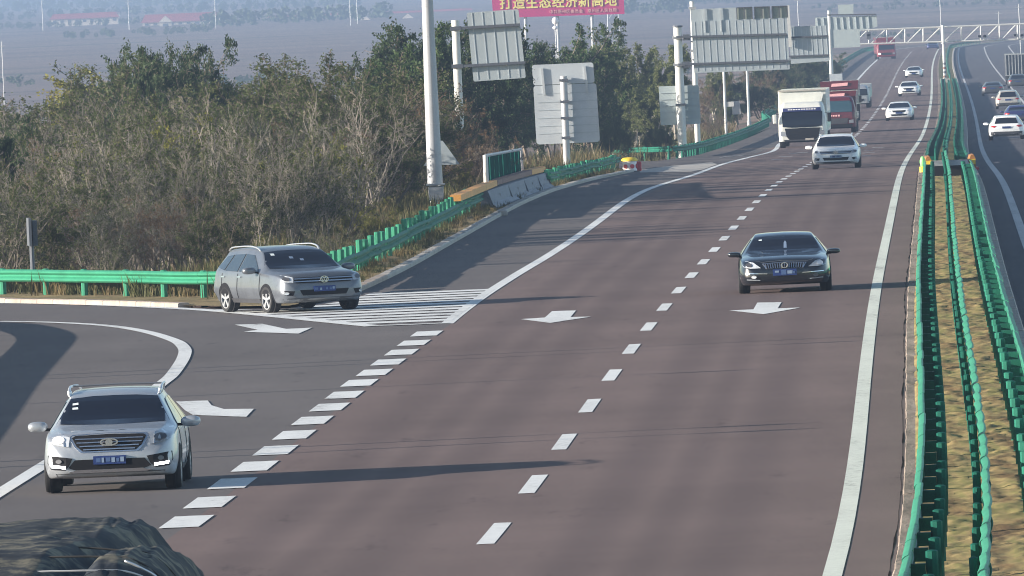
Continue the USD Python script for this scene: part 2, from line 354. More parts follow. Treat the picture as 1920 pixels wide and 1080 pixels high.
hm = .012 + .075 * np.clip(meshkit.fbm(q_, 4, 12) - .38, 0, 1) + .025 * meshkit.noise(q_ * [3.1, 2.7, 1], 4); hm[:, 0] = hm[:, -1] = .012
median.part('grass_strip', grid(np.concatenate([XY, (cz(XY[..., 1]) + hm)[..., None]], -1).transpose(1, 0, 2)), 'median_straw', smooth=True)
median.part('far_grass_strip', sheet(band(468, 2600, 4.70, 6.38, 6.), .012, 6.), 'median_far')

MARK = .005
# right edge line, solid left line, dashes
road.part('edge_line', sheet(band(60, 2600, 3.85, 4.05), MARK, 8.), 'road_paint_cream')
LEFT_PX = [(838, 607), (893, 564), (960, 520), (1030, 478), (1110, 424), (1185, 370), (1213, 356), (1300, 328), (1355, 308), (1405, 295), (1450, 283)]
lp = np.array([at(*p)[:2] for p in LEFT_PX])
lp = np.vstack([lp, [at_off(y, -3.85) for y in np.arange(lp[-1][1] + 70, 2600, 40.)]])
lsp = PchipInterpolator(lp[:, 1], lp[:, 0])
yl = np.concatenate([np.arange(lp[0][1], 700, 6.), np.arange(700, 2590, 20.)])
lp = np.column_stack([lsp(yl), yl])
road.part('edge_line', sheet(ribbon(lp, .24), MARK, 8.), 'road_paint')
y0 = at(931.4, 1000.2)[1]
ar_y = np.arange(60, 2600, .5); ar = np.concatenate([[0], np.cumsum(np.hypot(np.diff(cx(ar_y)), np.diff(ar_y)))])
s0 = np.interp(y0, ar_y, ar)
for k in range(-4, 140):
    sc = s0 + 15.0 * k
    ya, yb = np.interp(sc - 3.0, ar, ar_y), np.interp(sc + 3.0, ar, ar_y)
    if ya < 62: continue
    if yb > 2100: break
    road.part('lane_dash', sheet(band(ya, yb, -.10, .10, 3.), MARK, 8.), 'road_paint')
# the thick short dashes between the slip road and the lane
dash_px = [(800, 626), (776, 643.5), (753, 661), (728, 679.5), (702, 699), (674, 718.5), (646, 741), (618, 764), (586, 789), (552, 816), (517, 845), (478, 875), (436, 907), (393, 942.5), (350, 979)]
for p in dash_px:
    c = at(*p); o = (c[0] - float(cx(c[1]))); 
    dy = 1.75
    q = [(c[0] - .235 + s * slope(c[1]), c[1] + s) for s in (-dy, dy)] + [(c[0] + .235 + s * slope(c[1]), c[1] + s) for s in (dy, -dy)]
    ramp.part('merge_dash', sheet(Polygon(q), MARK + .003, 8.), 'road_paint')
def zpx(ox, oy, k, pts): return [(ox + x / k, oy + y / k) for x, y in pts]
arrows = [(road, zpx(640, 360, 3, [(1185, 672), (1320, 668), (1290, 705), (1405, 703), (1175, 738), (1010, 717), (1145, 708)])),
          (road, zpx(1280, 360, 3, [(420, 624), (556, 621), (535, 656), (662, 652), (455, 689), (262, 668), (398, 662)])),
          (ramp, zpx(0, 360, 3, [(1320, 748), (1475, 743), (1540, 757), (1610, 772), (1755, 765), (1680, 798), (1370, 788), (1450, 777)])),
          (ramp, zpx(0, 720, 3, [(990, 100), (1168, 95), (1190, 122), (1260, 143), (1428, 142), (1385, 187), (1085, 176), (1040, 150)]))]
for t, px in arrows:
    t.part('arrow_marking', sheet(pxpoly(px), MARK + .002, 8.), 'road_paint')
# the gore: outline and hatching
gore_near = [(0, 568.5), (110, 570), (220, 573.5), (310, 577.5), (400, 583), (500, 592), (600, 602), (700, 612)]
gn = smooth_path([at(*p) for p in gore_near], 60)
gn = np.vstack([[[-40, gn[0, 1] + 9, 0], [-20, gn[0, 1] + 3.5, 0]], gn])
ramp.part('edge_line', sheet(ribbon(gn, .34), MARK + .004, 6.), 'road_paint')
ge = np.array([at(700, 611.5), at(775, 609), at(842, 606)])
ramp.part('edge_line', sheet(ribbon(ge, .42), MARK + .006, 6.), 'road_paint')
gore_area = pxpoly([(330, 578), (420, 585), (500, 592), (600, 602), (700, 611), (842, 605), (930, 541), (700, 549), (672, 557), (640, 566), (540, 581), (420, 581)])
ga, gb = at(842, 606)[1], at(925, 544)[1]
k = 0
while ga + 1.3 + 2.42 * k < gb + 22:
    yb_ = ga + 1.5 + 2.42 * k; k += 1
    q = gore_area.intersection(Polygon([(-20, yb_ + 1.4), (-20, yb_ + 2.75), (6, yb_ + 1.5 + .2), (6, yb_ + .0 + .15)]))
    if q.area > .05: ramp.part('hatch_stripe', sheet(q, MARK + .002, 8.), 'road_paint')
# inner edge line of the slip road
inner = [(0, 603), (100, 605), (200, 611), (262, 620), (308, 632), (338, 645), (347, 661), (338, 682), (322, 704), (300, 722), (200, 799), (75, 877), (0, 924), (-120, 1000)]
ip = smooth_path([at(*p)[:2] for p in inner], 140)
ip = np.vstack([[[-30, ip[0, 1] + 3]], ip])
ramp.part('edge_line', sheet(ribbon(ip, .23), MARK + .003, 6.), 'road_paint')
# pale concrete patch past the nose and faint transverse marks
ramp.part('pale_patch', sheet(pxpoly([(1199, 319), (1250, 312), (1335, 304.5), (1345, 308), (1318, 318), (1296, 322), (1200, 323.5)]), MARK, 8.), 'concrete')
for a, b, c, d in [(1447, 300, 1470, 299), (1462, 294.5, 1487, 293), (1480, 288.5, 1515, 286), (1350, 295.5, 1395, 291), (1618, 292, 1634, 291.4), (1618, 287.5, 1642, 286.5), (1622, 282.5, 1640, 281.6), (1636, 277.5, 1658, 276.5)]:
    p, q = at(a, b), at(c, d)
    road.part('speed_stripe', sheet(Polygon([p[:2], q[:2], q[:2] + [0, 2.2], p[:2] + [0, 2.2]]), MARK + .003, 9.), 'road_paint_worn')
# opposite carriageway lines
opp.part('edge_line', sheet(band(60, 2600, 7.05, 7.25), MARK, 8.), 'road_paint_worn')
opp.part('lane_line', sheet(band(1000, 2600, 10.95, 11.13), MARK, 8.), 'road_paint_worn')
for k in range(60):
    ya = 300 + 15 * k
    if ya > 990: break
    opp.part('lane_dash', sheet(band(ya, ya + 6, 10.95, 11.1, 3.), MARK, 8.), 'road_paint_worn')
opp.part('edge_line', sheet(band(60, 2600, 14.7, 14.9), MARK, 8.), 'road_paint_worn')

# kerbs
def strip_block(path, w, h, dz, side=0.0):     # a long block with a bevelled top along a plan path
    P = np.asarray(path, float)[:, :2]; t = np.gradient(P, axis=0); t /= np.linalg.norm(t, axis=1, keepdims=True)
    nrm = np.column_stack([-t[:, 1], t[:, 0]])
    prof = [(-w / 2, -.1), (-w / 2, h - .02), (-w / 2 + .02, h), (w / 2 - .02, h), (w / 2, h - .02), (w / 2, -.1)]
    V = np.stack([np.column_stack([P + nrm * (a + side), cz(P[:, 1]) + dz + b]) for a, b in prof], 1)
    v, f = grid(V); n, m = V.shape[:2]
    caps = [[0, i, i + 1] for i in range(1, m - 1)] + [[(n - 1) * m, (n - 1) * m + i + 1, (n - 1) * m + i] for i in range(1, m - 1)]
    return v, np.vstack([f, caps])
def cut_path(path, L):
    ln = LineString(np.asarray(path)[:, :2]); n = max(1, int(ln.length / L)); out = []
    for i in range(n):
        out.append(np.array([ln.interpolate(s).coords[0] for s in np.linspace(i * ln.length / n + .01, (i + 1) * ln.length / n - .01, 4)]))
    return out
kb = Thing('roadside_kerb', 'pale concrete kerb stones along the left verge and the gore island', 'kerb', kind='structure')
ksm = smooth_path(np.vstack([kerb_far[2:], kerb]), 260)
for seg in cut_path(ksm[:150], 1.2) + cut_path(ksm[149:], 4.0):
    if at(325, 577)[0] < seg[0, 0] < at(668, 548)[0]: continue
    kb.part('kerb_stone', strip_block(seg, .24, .10, rng.uniform(-.008, .008), .1), 'concrete' if seg[0, 1] > 300 else 'concrete_warm')
k2 = Thing('median_kerb', 'weathered pinkish concrete kerb below the left rail of the central reservation', 'kerb', kind='structure')
for y in np.arange(120, 470, 3.0):
    seg = np.array([at_off(q, 4.655 + rng.uniform(-.006, .006)) for q in (y + .012, y + 1.5, y + 2.988)])
    k2.part('kerb_stone', strip_block(seg, .19, .012, rng.uniform(-.006, .006)), 'kerb_dirt')
seg = np.array([at_off(q, 4.655) for q in np.arange(470, 2500, 20.)])
k2.part('kerb', strip_block(seg, .19, .012, 0), 'kerb_dirt')
k3 = Thing('far_median_kerb', 'grey concrete kerb below the right rail of the central reservation', 'kerb', kind='structure')
for y in np.arange(130, 470, 3.0):
    seg = np.array([at_off(q, 6.42) for q in (y + .012, y + 1.5, y + 2.988)])
    k3.part('kerb_stone', strip_block(seg, .22, .08, rng.uniform(-.006, .006)), 'concrete')
k3.part('kerb', strip_block(np.array([at_off(q, 6.42) for q in np.arange(470, 2500, 20.)]), .22, .08, 0), 'concrete')
plain('crack_black', (.03, .027, .026), .95, spec=0.)
# tar crack between edge strip and kerb
cr_pts = np.array([at_off(y, 4.535 + .07 * (meshkit.fbm(np.array([y * .11, 0, 0]), 3, 8) - .5)) for y in np.arange(110, 480, .5)])
w = .003 + .03 * np.clip(meshkit.fbm(np.column_stack([cr_pts[:, 1] * .5, 0 * cr_pts]), 3, 15)[:] - .45, 0, 1)
nx = np.array([[1, -.03]])
road.part('tar_crack', (np.vstack([np.column_stack([cr_pts - nx * w[:, None], cz(cr_pts[:, 1]) + .003]), np.column_stack([cr_pts + nx * w[:, None], cz(cr_pts[:, 1]) + .003])]),
          np.array([[i, i + len(cr_pts), i + 1 + len(cr_pts)] for i in range(len(cr_pts) - 1)] + [[i, i + 1 + len(cr_pts), i + 1] for i in range(len(cr_pts) - 1)])), 'crack_black')

# ================================================================ guard rails
WPROF = np.array([(0.0, .285), (.018, .300), (.055, .282), (.080, .255), (.080, .225), (.055, .195), (.012, .170), (.012, .130), (.055, .105), (.080, .075), (.080, .045), (.055, .018), (.018, 0.0), (0.0, .015)])
WPROF[:, 1] *= KZ * 1.15
def wbeam(P, zb, side, dz=0.0, bulge=0.0):       # P plan points; side +1: corrugation bulges to the right of the path
    P = np.asarray(P, float); t = np.gradient(P, axis=0); t /= np.linalg.norm(t, axis=1, keepdims=True)
    nr = np.column_stack([t[:, 1], -t[:, 0]]) * side
    rows = []
    s = np.linspace(0, 1, len(P))
    for a, b in list(WPROF) + [(q[0] - .006, q[1]) for q in WPROF[::-1]]:
        rows.append(np.column_stack([P + nr * (a + bulge * np.sin(np.pi * s)[:, None]), cz(P[:, 1]) + zb + b + dz]))
    V = np.stack(rows, 1); V = np.concatenate([V, V[:, :1]], 1)
    v, f = grid(V)
    if side > 0: f = f[:, ::-1]
    m = V.shape[1]; k = len(WPROF); caps = []
    for base in (0, (len(P) - 1) * m):
        for i in range(k - 1):
            a, b, c, d = base + i, base + i + 1, base + 2 * k - 2 - i, base + 2 * k - 1 - i
            caps += [[a, b, c], [a, c, d]]
    return v, np.vstack([f, caps])
def guardrail(name, label, path, side, spacing=4.0, zb=.30, post_h=.56, post_r=.06, gap=.17, mat='rail_green', group=None, full_to=1e9, spacer=True, posts=True, wob=.0, jit=.0, bulge=0., post_mat=None, dz=0.0, cap=False):
    ln = LineString(np.asarray(path)[:, :2]); n = max(1, int(round(ln.length / spacing))); L = ln.length / n
    P0 = np.array(ln.coords[0])
    t = Thing(name, label, 'guard rail', (P0[0], P0[1], float(cz(P0[1])) + dz), group=group)
    far_b, far_p = MB(), MB(); pm = post_mat or mat
    for i in range(n):
        q = np.array([ln.interpolate(min(ln.length, s)).coords[0] for s in np.linspace(i * L, (i + 1) * L, 9 if bulge else 4)])
        tt = q[-1] - q[0]; tt /= np.linalg.norm(tt); nr = np.array([tt[1], -tt[0]]) * side
        z = float(cz(q[0, 1])) + dz
        zj = rng.uniform(-jit, jit)
        b = wbeam(q + nr * rng.uniform(-wob, wob), zb + zj, side, dz, bulge)
        pc = np.array([*(q[0] - nr * gap), z])
        if jit: pc[:2] += tt * rng.uniform(-.5, .5)
        B = MB(); hh = post_h * rng.uniform(.94, 1.06) if jit else post_h
        B.tube([pc + [0, 0, -.15], pc + [0, 0, hh], pc + [0, 0, hh + .012]], [post_r, post_r, post_r * .55], 8)
        S = MB().box((*(q[0] - nr * (gap - post_r) / 2), z + zb + .11), (.16, max(gap - post_r, .03), .13), math.atan2(tt[1], tt[0])) if spacer else None
        if q[0, 1] < full_to:
            t.part('beam', b, mat, world=True, smooth=35)
            if posts:
                p = t.part('post', B.out(), pm, world=True, smooth=40)
                if S: t.part('spacer', S.out(), pm, world=True)
        else:
            far_b.add(b)
            if posts: far_p.add(B.out()); S and far_p.add(S.out())
    if far_b.v: t.part('far_beams', far_b.out(), mat, world=True, kind='stuff')
    if far_p.v: t.part('far_posts', far_p.out(), pm, world=True, kind='stuff')
    return t
rail_a = [at(*p)[:2] for p in [(0, 556.5), (130, 558.5), (260, 560.5), (395, 563), (520, 560), (605, 551)]]
guardrail('guard_rail', 'bright green guard rail running level from the left edge to behind the grey car', smooth_path(np.vstack([[(-34, 320), (-20, 308.5)], rail_a]), 60), +1, 2.9, zb=.33, post_h=.60, post_r=.07, gap=.10, mat='rail_green', spacer=False)
rail_b = [at(*p)[:2] for p in [(622, 548), (655, 528), (700, 505), (760, 474), (820, 440), (870, 412), (905, 394)]]
guardrail('guard_rail', 'green guard rail with tall round posts climbing beside the gore to the concrete barrier', smooth_path(rail_b, 60), +1, 3.6, zb=.28, post_h=.70, post_r=.075, gap=.16, mat='rail_green_worn', post_mat='rail_green', jit=.02)
rail_c = [at(*p)[:2] for p in [(1030, 355), (1050, 348), (1075, 341), (1105, 333), (1140, 324), (1163, 316)]]
guardrail('guard_rail', 'short green guard rail between the concrete barrier and the crash cushion', smooth_path(rail_c, 60), +1, 3.8, zb=.30, post_h=.62, post_r=.07, gap=.16, mat='rail_green_worn', post_mat='rail_green', jit=.03)
rail_d = [at(*p)[:2] for p in [(1140, 299), (1190, 298), (1250, 297), (1305, 290), (1350, 277), (1400, 259), (1445, 237)]]
rail_d = np.vstack([smooth_path(rail_d, 40), [at_off(y, -7.7) for y in np.arange(at(1445, 237)[1] + 60, 2300, 40.)]])
guardrail('guard_rail', 'long teal guard rail on the far side of the exit below the big sign panels', smooth_path(rail_d, 200), +1, 4.0, zb=.30, post_h=.58, post_r=.07, gap=.16, mat='rail_green_worn', full_to=830)
# the rail along the inner side of the slip road stands just left of the picture; the band of its shadow lies on the ramp
rail_e = np.array([at(px, py)[:2] - [.63 * 4.25, .63 * .9] for px, py in [(0, 852), (40, 796), (92, 716), (128, 672), (158, 634)]])
rail_e = smooth_path(np.vstack([rail_e[0] + [.9, -90], rail_e[0] + [.35, -40], rail_e, rail_e[-1] + [-1.2, 14], rail_e[-1] + [-5, 24], rail_e[-1] + [-16, 36]]), 120)
guardrail('guard_rail', 'green guard rail on the inner side of the slip road just left of the picture', rail_e, +1, 4.0, zb=.33, post_h=.60, post_r=.07, gap=.12, spacer=False)
# central reservation
def offpath(y0, y1, o, step=8.): return np.array([at_off(y, o) for y in np.arange(y0, y1 + .1, step)])
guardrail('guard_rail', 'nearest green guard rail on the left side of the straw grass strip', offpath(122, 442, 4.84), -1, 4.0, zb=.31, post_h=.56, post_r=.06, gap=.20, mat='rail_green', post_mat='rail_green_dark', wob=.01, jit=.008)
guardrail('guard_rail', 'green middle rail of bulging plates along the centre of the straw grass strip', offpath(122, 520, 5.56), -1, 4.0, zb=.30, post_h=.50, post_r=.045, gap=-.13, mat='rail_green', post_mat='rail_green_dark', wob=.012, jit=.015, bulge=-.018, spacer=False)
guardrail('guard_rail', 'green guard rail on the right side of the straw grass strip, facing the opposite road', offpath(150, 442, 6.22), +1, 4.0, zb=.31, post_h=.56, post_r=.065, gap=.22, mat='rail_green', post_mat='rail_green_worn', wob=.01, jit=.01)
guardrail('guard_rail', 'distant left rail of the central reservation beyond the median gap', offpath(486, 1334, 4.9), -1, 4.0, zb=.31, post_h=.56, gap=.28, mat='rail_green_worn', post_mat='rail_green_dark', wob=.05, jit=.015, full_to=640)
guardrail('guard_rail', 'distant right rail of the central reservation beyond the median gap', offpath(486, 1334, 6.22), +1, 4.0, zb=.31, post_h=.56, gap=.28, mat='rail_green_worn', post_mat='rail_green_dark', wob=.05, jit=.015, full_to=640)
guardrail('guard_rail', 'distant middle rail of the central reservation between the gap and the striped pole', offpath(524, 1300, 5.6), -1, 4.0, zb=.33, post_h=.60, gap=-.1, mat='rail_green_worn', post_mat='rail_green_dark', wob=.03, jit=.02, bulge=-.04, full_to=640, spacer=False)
guardrail('guard_rail', 'hazy rail of the central reservation curving away behind the truss gantry', offpath(1400, 2300, 5.7, 20.), -1, 8.0, zb=.31, post_h=.56, gap=.1, mat='rail_green_worn', full_to=0, spacer=False)
# ================================================================ vehicles
def paint(name, col, metal=.0, rough=.35, coat=.6):
    n = {'p': ('principled_bsdf', {'base_color': col, 'metallic': metal, 'roughness': rough, 'coat_weight': coat, 'coat_roughness': .06}),
         'g': ('texture_coordinate', {}), 't': ('noise_texture', {'scale': 2.2, 'detail': 5., 'roughness': .6}),
         'r': ('rgb_ramp', {'ramp': [(.35, tuple(np.array(col) * .90)), (.65, col)]}),
         'r2': ('map_range', {'from_min': .3, 'from_max': .7, 'to_min': rough * .85, 'to_max': min(1., rough * 1.3)})}
    looks[name] = usdkit.material(stage, '/World/Looks/' + name, n, [('g.object', 't.vector'), ('t.fac', 'r.fac'), ('r.color', 'p.base_color'), ('t.fac', 'r2.value'), ('r2.result', 'p.roughness')], surface='p.BSDF')
paint('paint_silver', (.40, .425, .455), .45, .34); paint('paint_grey', (.15, .165, .188), .45, .33)
paint('paint_black', (.010, .012, .016), .0, .22, .9); paint('paint_white', (.86, .87, .86), 0., .35)
paint('paint_cream', (.74, .745, .68), 0., .4); paint('paint_red', (.10, .007, .016), 0., .4); paint('paint_redbus', (.20, .010, .018), 0., .4)
paint('paint_navy', (.03, .035, .13), .1, .35); paint('paint_charcoal', (.06, .065, .075), .2, .35); paint('paint_champagne', (.52, .49, .44), .3, .36)
paint('glass_dark', (.008, .010, .018), 0., .08, 0.); paint('glass_side', (.03, .042, .052), .0, .08, .3)
plain('black_plastic', (.012, .012, .014), .7, spec=.15); plain('dark_plastic', (.045, .045, .05), .6, vary=.1); plain('rubber', (.018, .018, .019), .85, vary=.15)
plain('chrome', (.75, .76, .78), .16, metal=.95); plain('rim_alloy', (.62, .63, .65), .3, metal=.6)
plain('lamp_lens', (.72, .75, .78), .12, metal=.35, coat=1.); plain('lamp_dim', (.36, .39, .43), .12, metal=.3, coat=1.); plain('lamp_inner', (.12, .12, .13), .3, metal=.5)
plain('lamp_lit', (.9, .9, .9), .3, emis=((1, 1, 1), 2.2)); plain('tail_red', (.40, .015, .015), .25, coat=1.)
plain('plate_blue', (.012, .035, .15), .5); plain('plate_pale', (.20, .27, .38), .5); plain('plate_mid', (.06, .11, .24), .5); plain('sticker_white', (.72, .78, .78), .5)
plain('rail_silver', (.72, .73, .74), .28, metal=.7); plain('cab_teal', (.03, .07, .09), .12, coat=1.)
plain('skin', (.42, .24, .17), .6); plain('cloth_dark', (.05, .045, .06), .9)

def chaikin(P, it=2):
    for _ in range(it):
        q, r = .78 * P[:-1] + .22 * P[1:], .22 * P[:-1] + .78 * P[1:]
        mid = np.stack([q, r], 1).reshape((-1,) + P.shape[1:])
        P = np.concatenate([P[:1], mid[1:-1], P[-1:]])
    return P
def pw(tab): a = np.array(tab, float); return PchipInterpolator(a[:, 0], a[:, 1], extrapolate=True)
class Car:
    """s runs from the front bumper (0) to the rear (L); y to the car's left; local x = L/2 - s."""
    def __init__(c, L, ztop, wtop, zbelt, wbelt, zmid, wmid, zsill, wsill, crown=.022, ns=40):
        c.L = L
        s = np.unique(np.concatenate([[0, .02, .05, .09, .14, .2, .27], np.linspace(.35, L - .3, ns), L - np.array([.22, .16, .1, .06, .03, 0])]))
        c.s = s
        T = {k: pw(v)(s) for k, v in dict(zt=ztop, wt=wtop, zb=zbelt, wb=wbelt, zm=zmid, wm=wmid, zs=zsill, ws=wsill).items()}
        zt, wt, zb, wb, zm, wm, zs, ws = (T[k] for k in ('zt', 'wt', 'zb', 'wb', 'zm', 'wm', 'zs', 'ws'))
        cr = crown * np.ones_like(s)
        ctl = np.stack([np.stack([0 * s, zt + cr * 1.6], 1), np.stack([wt * .55, zt + cr * 1.2], 1), np.stack([wt * .93, zt + cr * .35], 1), np.stack([wt, zt - .012], 1),
                        np.stack([wt * .25 + wb * .75, zt * .25 + zb * .75 + .0], 1), np.stack([wb, zb - .01], 1), np.stack([wm, zm], 1), np.stack([wm * .995, zm * .6 + zs * .4], 1), np.stack([ws, zs + .03], 1), np.stack([ws - .07, zs], 1), np.stack([0 * s, zs], 1)])
        sec = chaikin(ctl, 2)                                          # (k, ns, 2)
        sec = sec.transpose(1, 0, 2)
        full = np.concatenate([sec, (sec * [-1, 1])[:, ::-1][:, 1:-1]], 1); full = np.concatenate([full, full[:, :1]], 1)
        P = np.concatenate([np.broadcast_to((L / 2 - s)[:, None, None], full.shape[:2] + (1,)), full], 2)
        v, f = grid(P); n, m = P.shape[:2]
        mb = MB().add((v, f))
        for row, fl in ((0, 0), (n - 1, 1)):
            ring = P[row, :-1]; cpt = ring.mean(0); k = len(ring)
            vv = np.vstack([ring, cpt]); ff = np.array([[i, (i + 1) % k, k] for i in range(k)])
            mb.add((vv, ff if fl else ff[:, ::-1]))
        v, f = mb.out()
        tm = trimesh.Trimesh(v, f, process=True); trimesh.repair.fix_normals(tm)
        c.body = (np.array(tm.vertices), np.array(tm.faces)); c.maps = {}
    def map(c, ax):
        if ax in c.maps: return c.maps[ax]
        v, f = c.body
        i, j, k, sg = {'front': (1, 2, 0, 1), 'rear': (1, 2, 0, -1), 'left': (0, 2, 1, 1), 'right': (0, 2, 1, -1)}[ax]
        tri = v[f]; nr = np.cross(tri[:, 1] - tri[:, 0], tri[:, 2] - tri[:, 0])[:, k] * sg
        tri = tri[nr > 1e-7]
        gu = np.linspace(v[:, i].min(), v[:, i].max(), 74 if k == 0 else 110); gv = np.linspace(v[:, j].min(), v[:, j].max(), 60)
        D = np.full((len(gu), len(gv)), np.nan)
        for a, b, d in tri:
            u0, u1 = min(a[i], b[i], d[i]), max(a[i], b[i], d[i]); w0, w1 = min(a[j], b[j], d[j]), max(a[j], b[j], d[j])
            iu = slice(np.searchsorted(gu, u0 - 1e-9), np.searchsorted(gu, u1 + 1e-9, 'right')); iv = slice(np.searchsorted(gv, w0 - 1e-9), np.searchsorted(gv, w1 + 1e-9, 'right'))
            if iu.start >= iu.stop or iv.start >= iv.stop: continue
            U, V = np.meshgrid(gu[iu], gv[iv], indexing='ij')
            den = (b[j] - d[j]) * (a[i] - d[i]) + (d[i] - b[i]) * (a[j] - d[j])
            if abs(den) < 1e-12: continue
            l1 = ((b[j] - d[j]) * (U - d[i]) + (d[i] - b[i]) * (V - d[j])) / den; l2 = ((d[j] - a[j]) * (U - d[i]) + (a[i] - d[i]) * (V - d[j])) / den; l3 = 1 - l1 - l2
            ok = (l1 > -1e-6) & (l2 > -1e-6) & (l3 > -1e-6)
            val = (l1 * a[k] + l2 * b[k] + l3 * d[k]) * sg
            S = D[iu, iv]; S[ok] = np.fmax(S[ok], val[ok])
        from scipy.ndimage import distance_transform_edt
        idx = distance_transform_edt(np.isnan(D), return_distances=False, return_indices=True)
        D = D[tuple(idx)]
        c.maps[ax] = (RegularGridInterpolator((gu, gv), D, bounds_error=False, fill_value=None), i, j, k, sg)
        return c.maps[ax]
    def decal(c, ax, pts, off=.014, depth=.03, cell=.075, flat=False):
        """A panel cut to an outline and laid on the body from one side. front and rear: (y, z); left and right: (s, z). It has a thin rim."""
        R, i, j, k, sg = c.map(ax)
        pts = np.array(pts, float)
        if k == 1: pts[:, 0] = c.L / 2 - pts[:, 0]
        poly = Polygon(pts).buffer(0)
        if poly.area < 1e-6: return None
        x0, y0, x1, y1 = poly.bounds; mb = MB()
        nx, ny = max(1, int((x1 - x0) / cell)), max(1, int((y1 - y0) / cell))
        gx, gy = np.linspace(x0, x1, nx + 1), np.linspace(y0, y1, ny + 1)
        def lift(q, o):
            d = R(q)
            if flat: d = np.full(len(q), d.mean())
            out = np.zeros((len(q), 3)); out[:, i], out[:, j], out[:, k] = q[:, 0], q[:, 1], sg * (d + o); return out
        for a in range(nx):
            for b in range(ny):
                cell_ = poly.intersection(sbox(gx[a], gy[b], gx[a + 1], gy[b + 1]))
                for g in getattr(cell_, 'geoms', [cell_]):
                    if g.geom_type != 'Polygon' or g.area < 1e-8: continue
                    v, f = trimesh.creation.triangulate_polygon(g, engine='earcut')
                    if len(f): mb.add((lift(v, off), f))
        for g in getattr(poly, 'geoms', [poly]):
            ring = np.array(g.exterior.segmentize(cell).coords)
            a, b = lift(ring, off), lift(ring, -depth); n = len(ring)
            mb.add((np.vstack([a, b]), np.array([[q, q + 1, n + q + 1] for q in range(n - 1)] + [[q, n + q + 1, n + q] for q in range(n - 1)])))
        return mb.out()
def KS(m): v, f = arr(m); return (v * [1, 1, KZ], f)
def mirror(pts): return [(-a, b) for a, b in pts]
def wheel_parts(r=.345, w=.225, spokes=5, style=0):
    prof = np.array([(r * .71, -w * .42), (r * .80, -w * .5), (r * .95, -w * .47), (r, -w * .32), (r, w * .32), (r * .95, w * .47), (r * .80, w * .5), (r * .71, w * .42), (r * .69, 0), (r * .71, -w * .42)])
    ty = trimesh.creation.revolve(prof[:, [0, 1]], sections=28)
    tyre = (np.array(ty.vertices)[:, [0, 2, 1]], np.array(ty.faces)[:, ::-1])
    ring = Point(0, 0).buffer(r * .73, 20).difference(Point(0, 0).buffer(r * .65, 20)); hub = Point(0, 0).buffer(r * .18)
    sp = [affinity.rotate(Polygon([(-r * .07, 0), (r * .07, 0), (r * (.12 if style == 0 else .06), r * .69), (-r * (.12 if style == 0 else .06), r * .69)]), 360 / spokes * k, origin=(0, 0)) for k in range(spokes)]
    pl = shapely.union_all([ring, hub] + sp)
    m = trimesh.creation.extrude_polygon(pl, .03, engine='earcut'); v = np.array(m.vertices)
    rim = (np.column_stack([v[:, 0], w * .40 + v[:, 2] - .02, v[:, 1]]), np.array(m.faces)[:, ::-1])
    dk = trimesh.creation.cylinder(r * .70, w * .5, sections=24); v = np.array(dk.vertices)
    disc = (v[:, [0, 2, 1]] + [0, 0, 0], np.array(dk.faces)[:, ::-1])
    return tyre, rim, disc
def add_wheels(t, L, sf, sr, half, r=.345, w=.225, spokes=5, style=0, rim_mat='rim_alloy', simple=False):
    tyre, rim, disc = wheel_parts(r, w, spokes, style)
    for s in (sf, sr):
        for side in (1, -1):
            o = np.array([L / 2 - s, side * (half - w * .5), r])
            def put(m): v, f = m; return KS((v * [1, side, 1] + o, f if side > 0 else f[:, ::-1]))
            p = t.part('wheel', put(disc), 'black_plastic', smooth=40)
            t.part('tyre', put(tyre), 'rubber', smooth=40, parent=p)
            if not simple: t.part('rim', put(rim), rim_mat, smooth=30, parent=p)
def circle(s, z, r, n=22, a0=0, a1=360): return [(s + r * math.cos(math.radians(a)), z + r * math.sin(math.radians(a))) for a in np.linspace(a0, a1, n, endpoint=a1 - a0 < 360)]
def mirror_shape(t, mat, s, y, z, L, sx=.10, sy=.125, sz=.085):
    for sd in (1, -1):
        m = trimesh.creation.icosphere(2); v = np.array(m.vertices); v = np.sign(v) * np.abs(v) ** .75
        v = v * [sx, sy, sz] + [L / 2 - s, sd * y, z]
        p = t.part('door_mirror', KS((v, np.array(m.faces))), mat, smooth=True)
        t.part('mirror_foot', KS(MB().box((L / 2 - s + .01, sd * (y - .13), z - .05), (.06, .16, .045)).out()), 'black_plastic', parent=p)
def ell(cy, cz_, a, b, n=24): return [(cy + a * math.cos(q), cz_ + b * math.sin(q)) for q in np.linspace(0, 2 * np.pi, n, endpoint=False)]
def ring_decal(c, ax, cy, z, a, b, t, off):
    outer, inner = ell(cy, z, a, b), ell(cy, z, a - t, b - t)
    R, i, j, k, sg = c.map(ax); d = float(R([[cy, z]])[0]) + off
    m = trimesh.creation.extrude_polygon(Polygon(outer, [inner]), .03, engine='earcut'); v = np.array(m.vertices); o = np.zeros_like(v)
    o[:, i], o[:, j], o[:, k] = v[:, 0], v[:, 1], sg * (d + v[:, 2] - .03)
    return o, np.array(m.faces)
def plate(t, c, ax, z, y=0., off=.035, tint='plate_blue', smudge=(), w=.22, h=.07):
    R, i, j, k, sg = c.map(ax); d = float(R([[y, z]])[0])
    def slab(cy, z_, a, b, o0, o1):
        bx = MB().box((0, cy, z_), (o1 - o0, a * 2, b * 2)).out()[0]; bx[:, 0] += sg * (d + (o0 + o1) / 2); return bx, MB().box((0, 0, 0), (1, 1, 1)).out()[1]
    p = t.part('number_plate', KS(slab(y, z, w, h, 0, off)), tint)
    for (cy, cz2, a, b, m) in smudge:
        t.part('plate_mark', KS(slab(y + cy, z + cz2, a, b, off, off + .006)), m, parent=p)
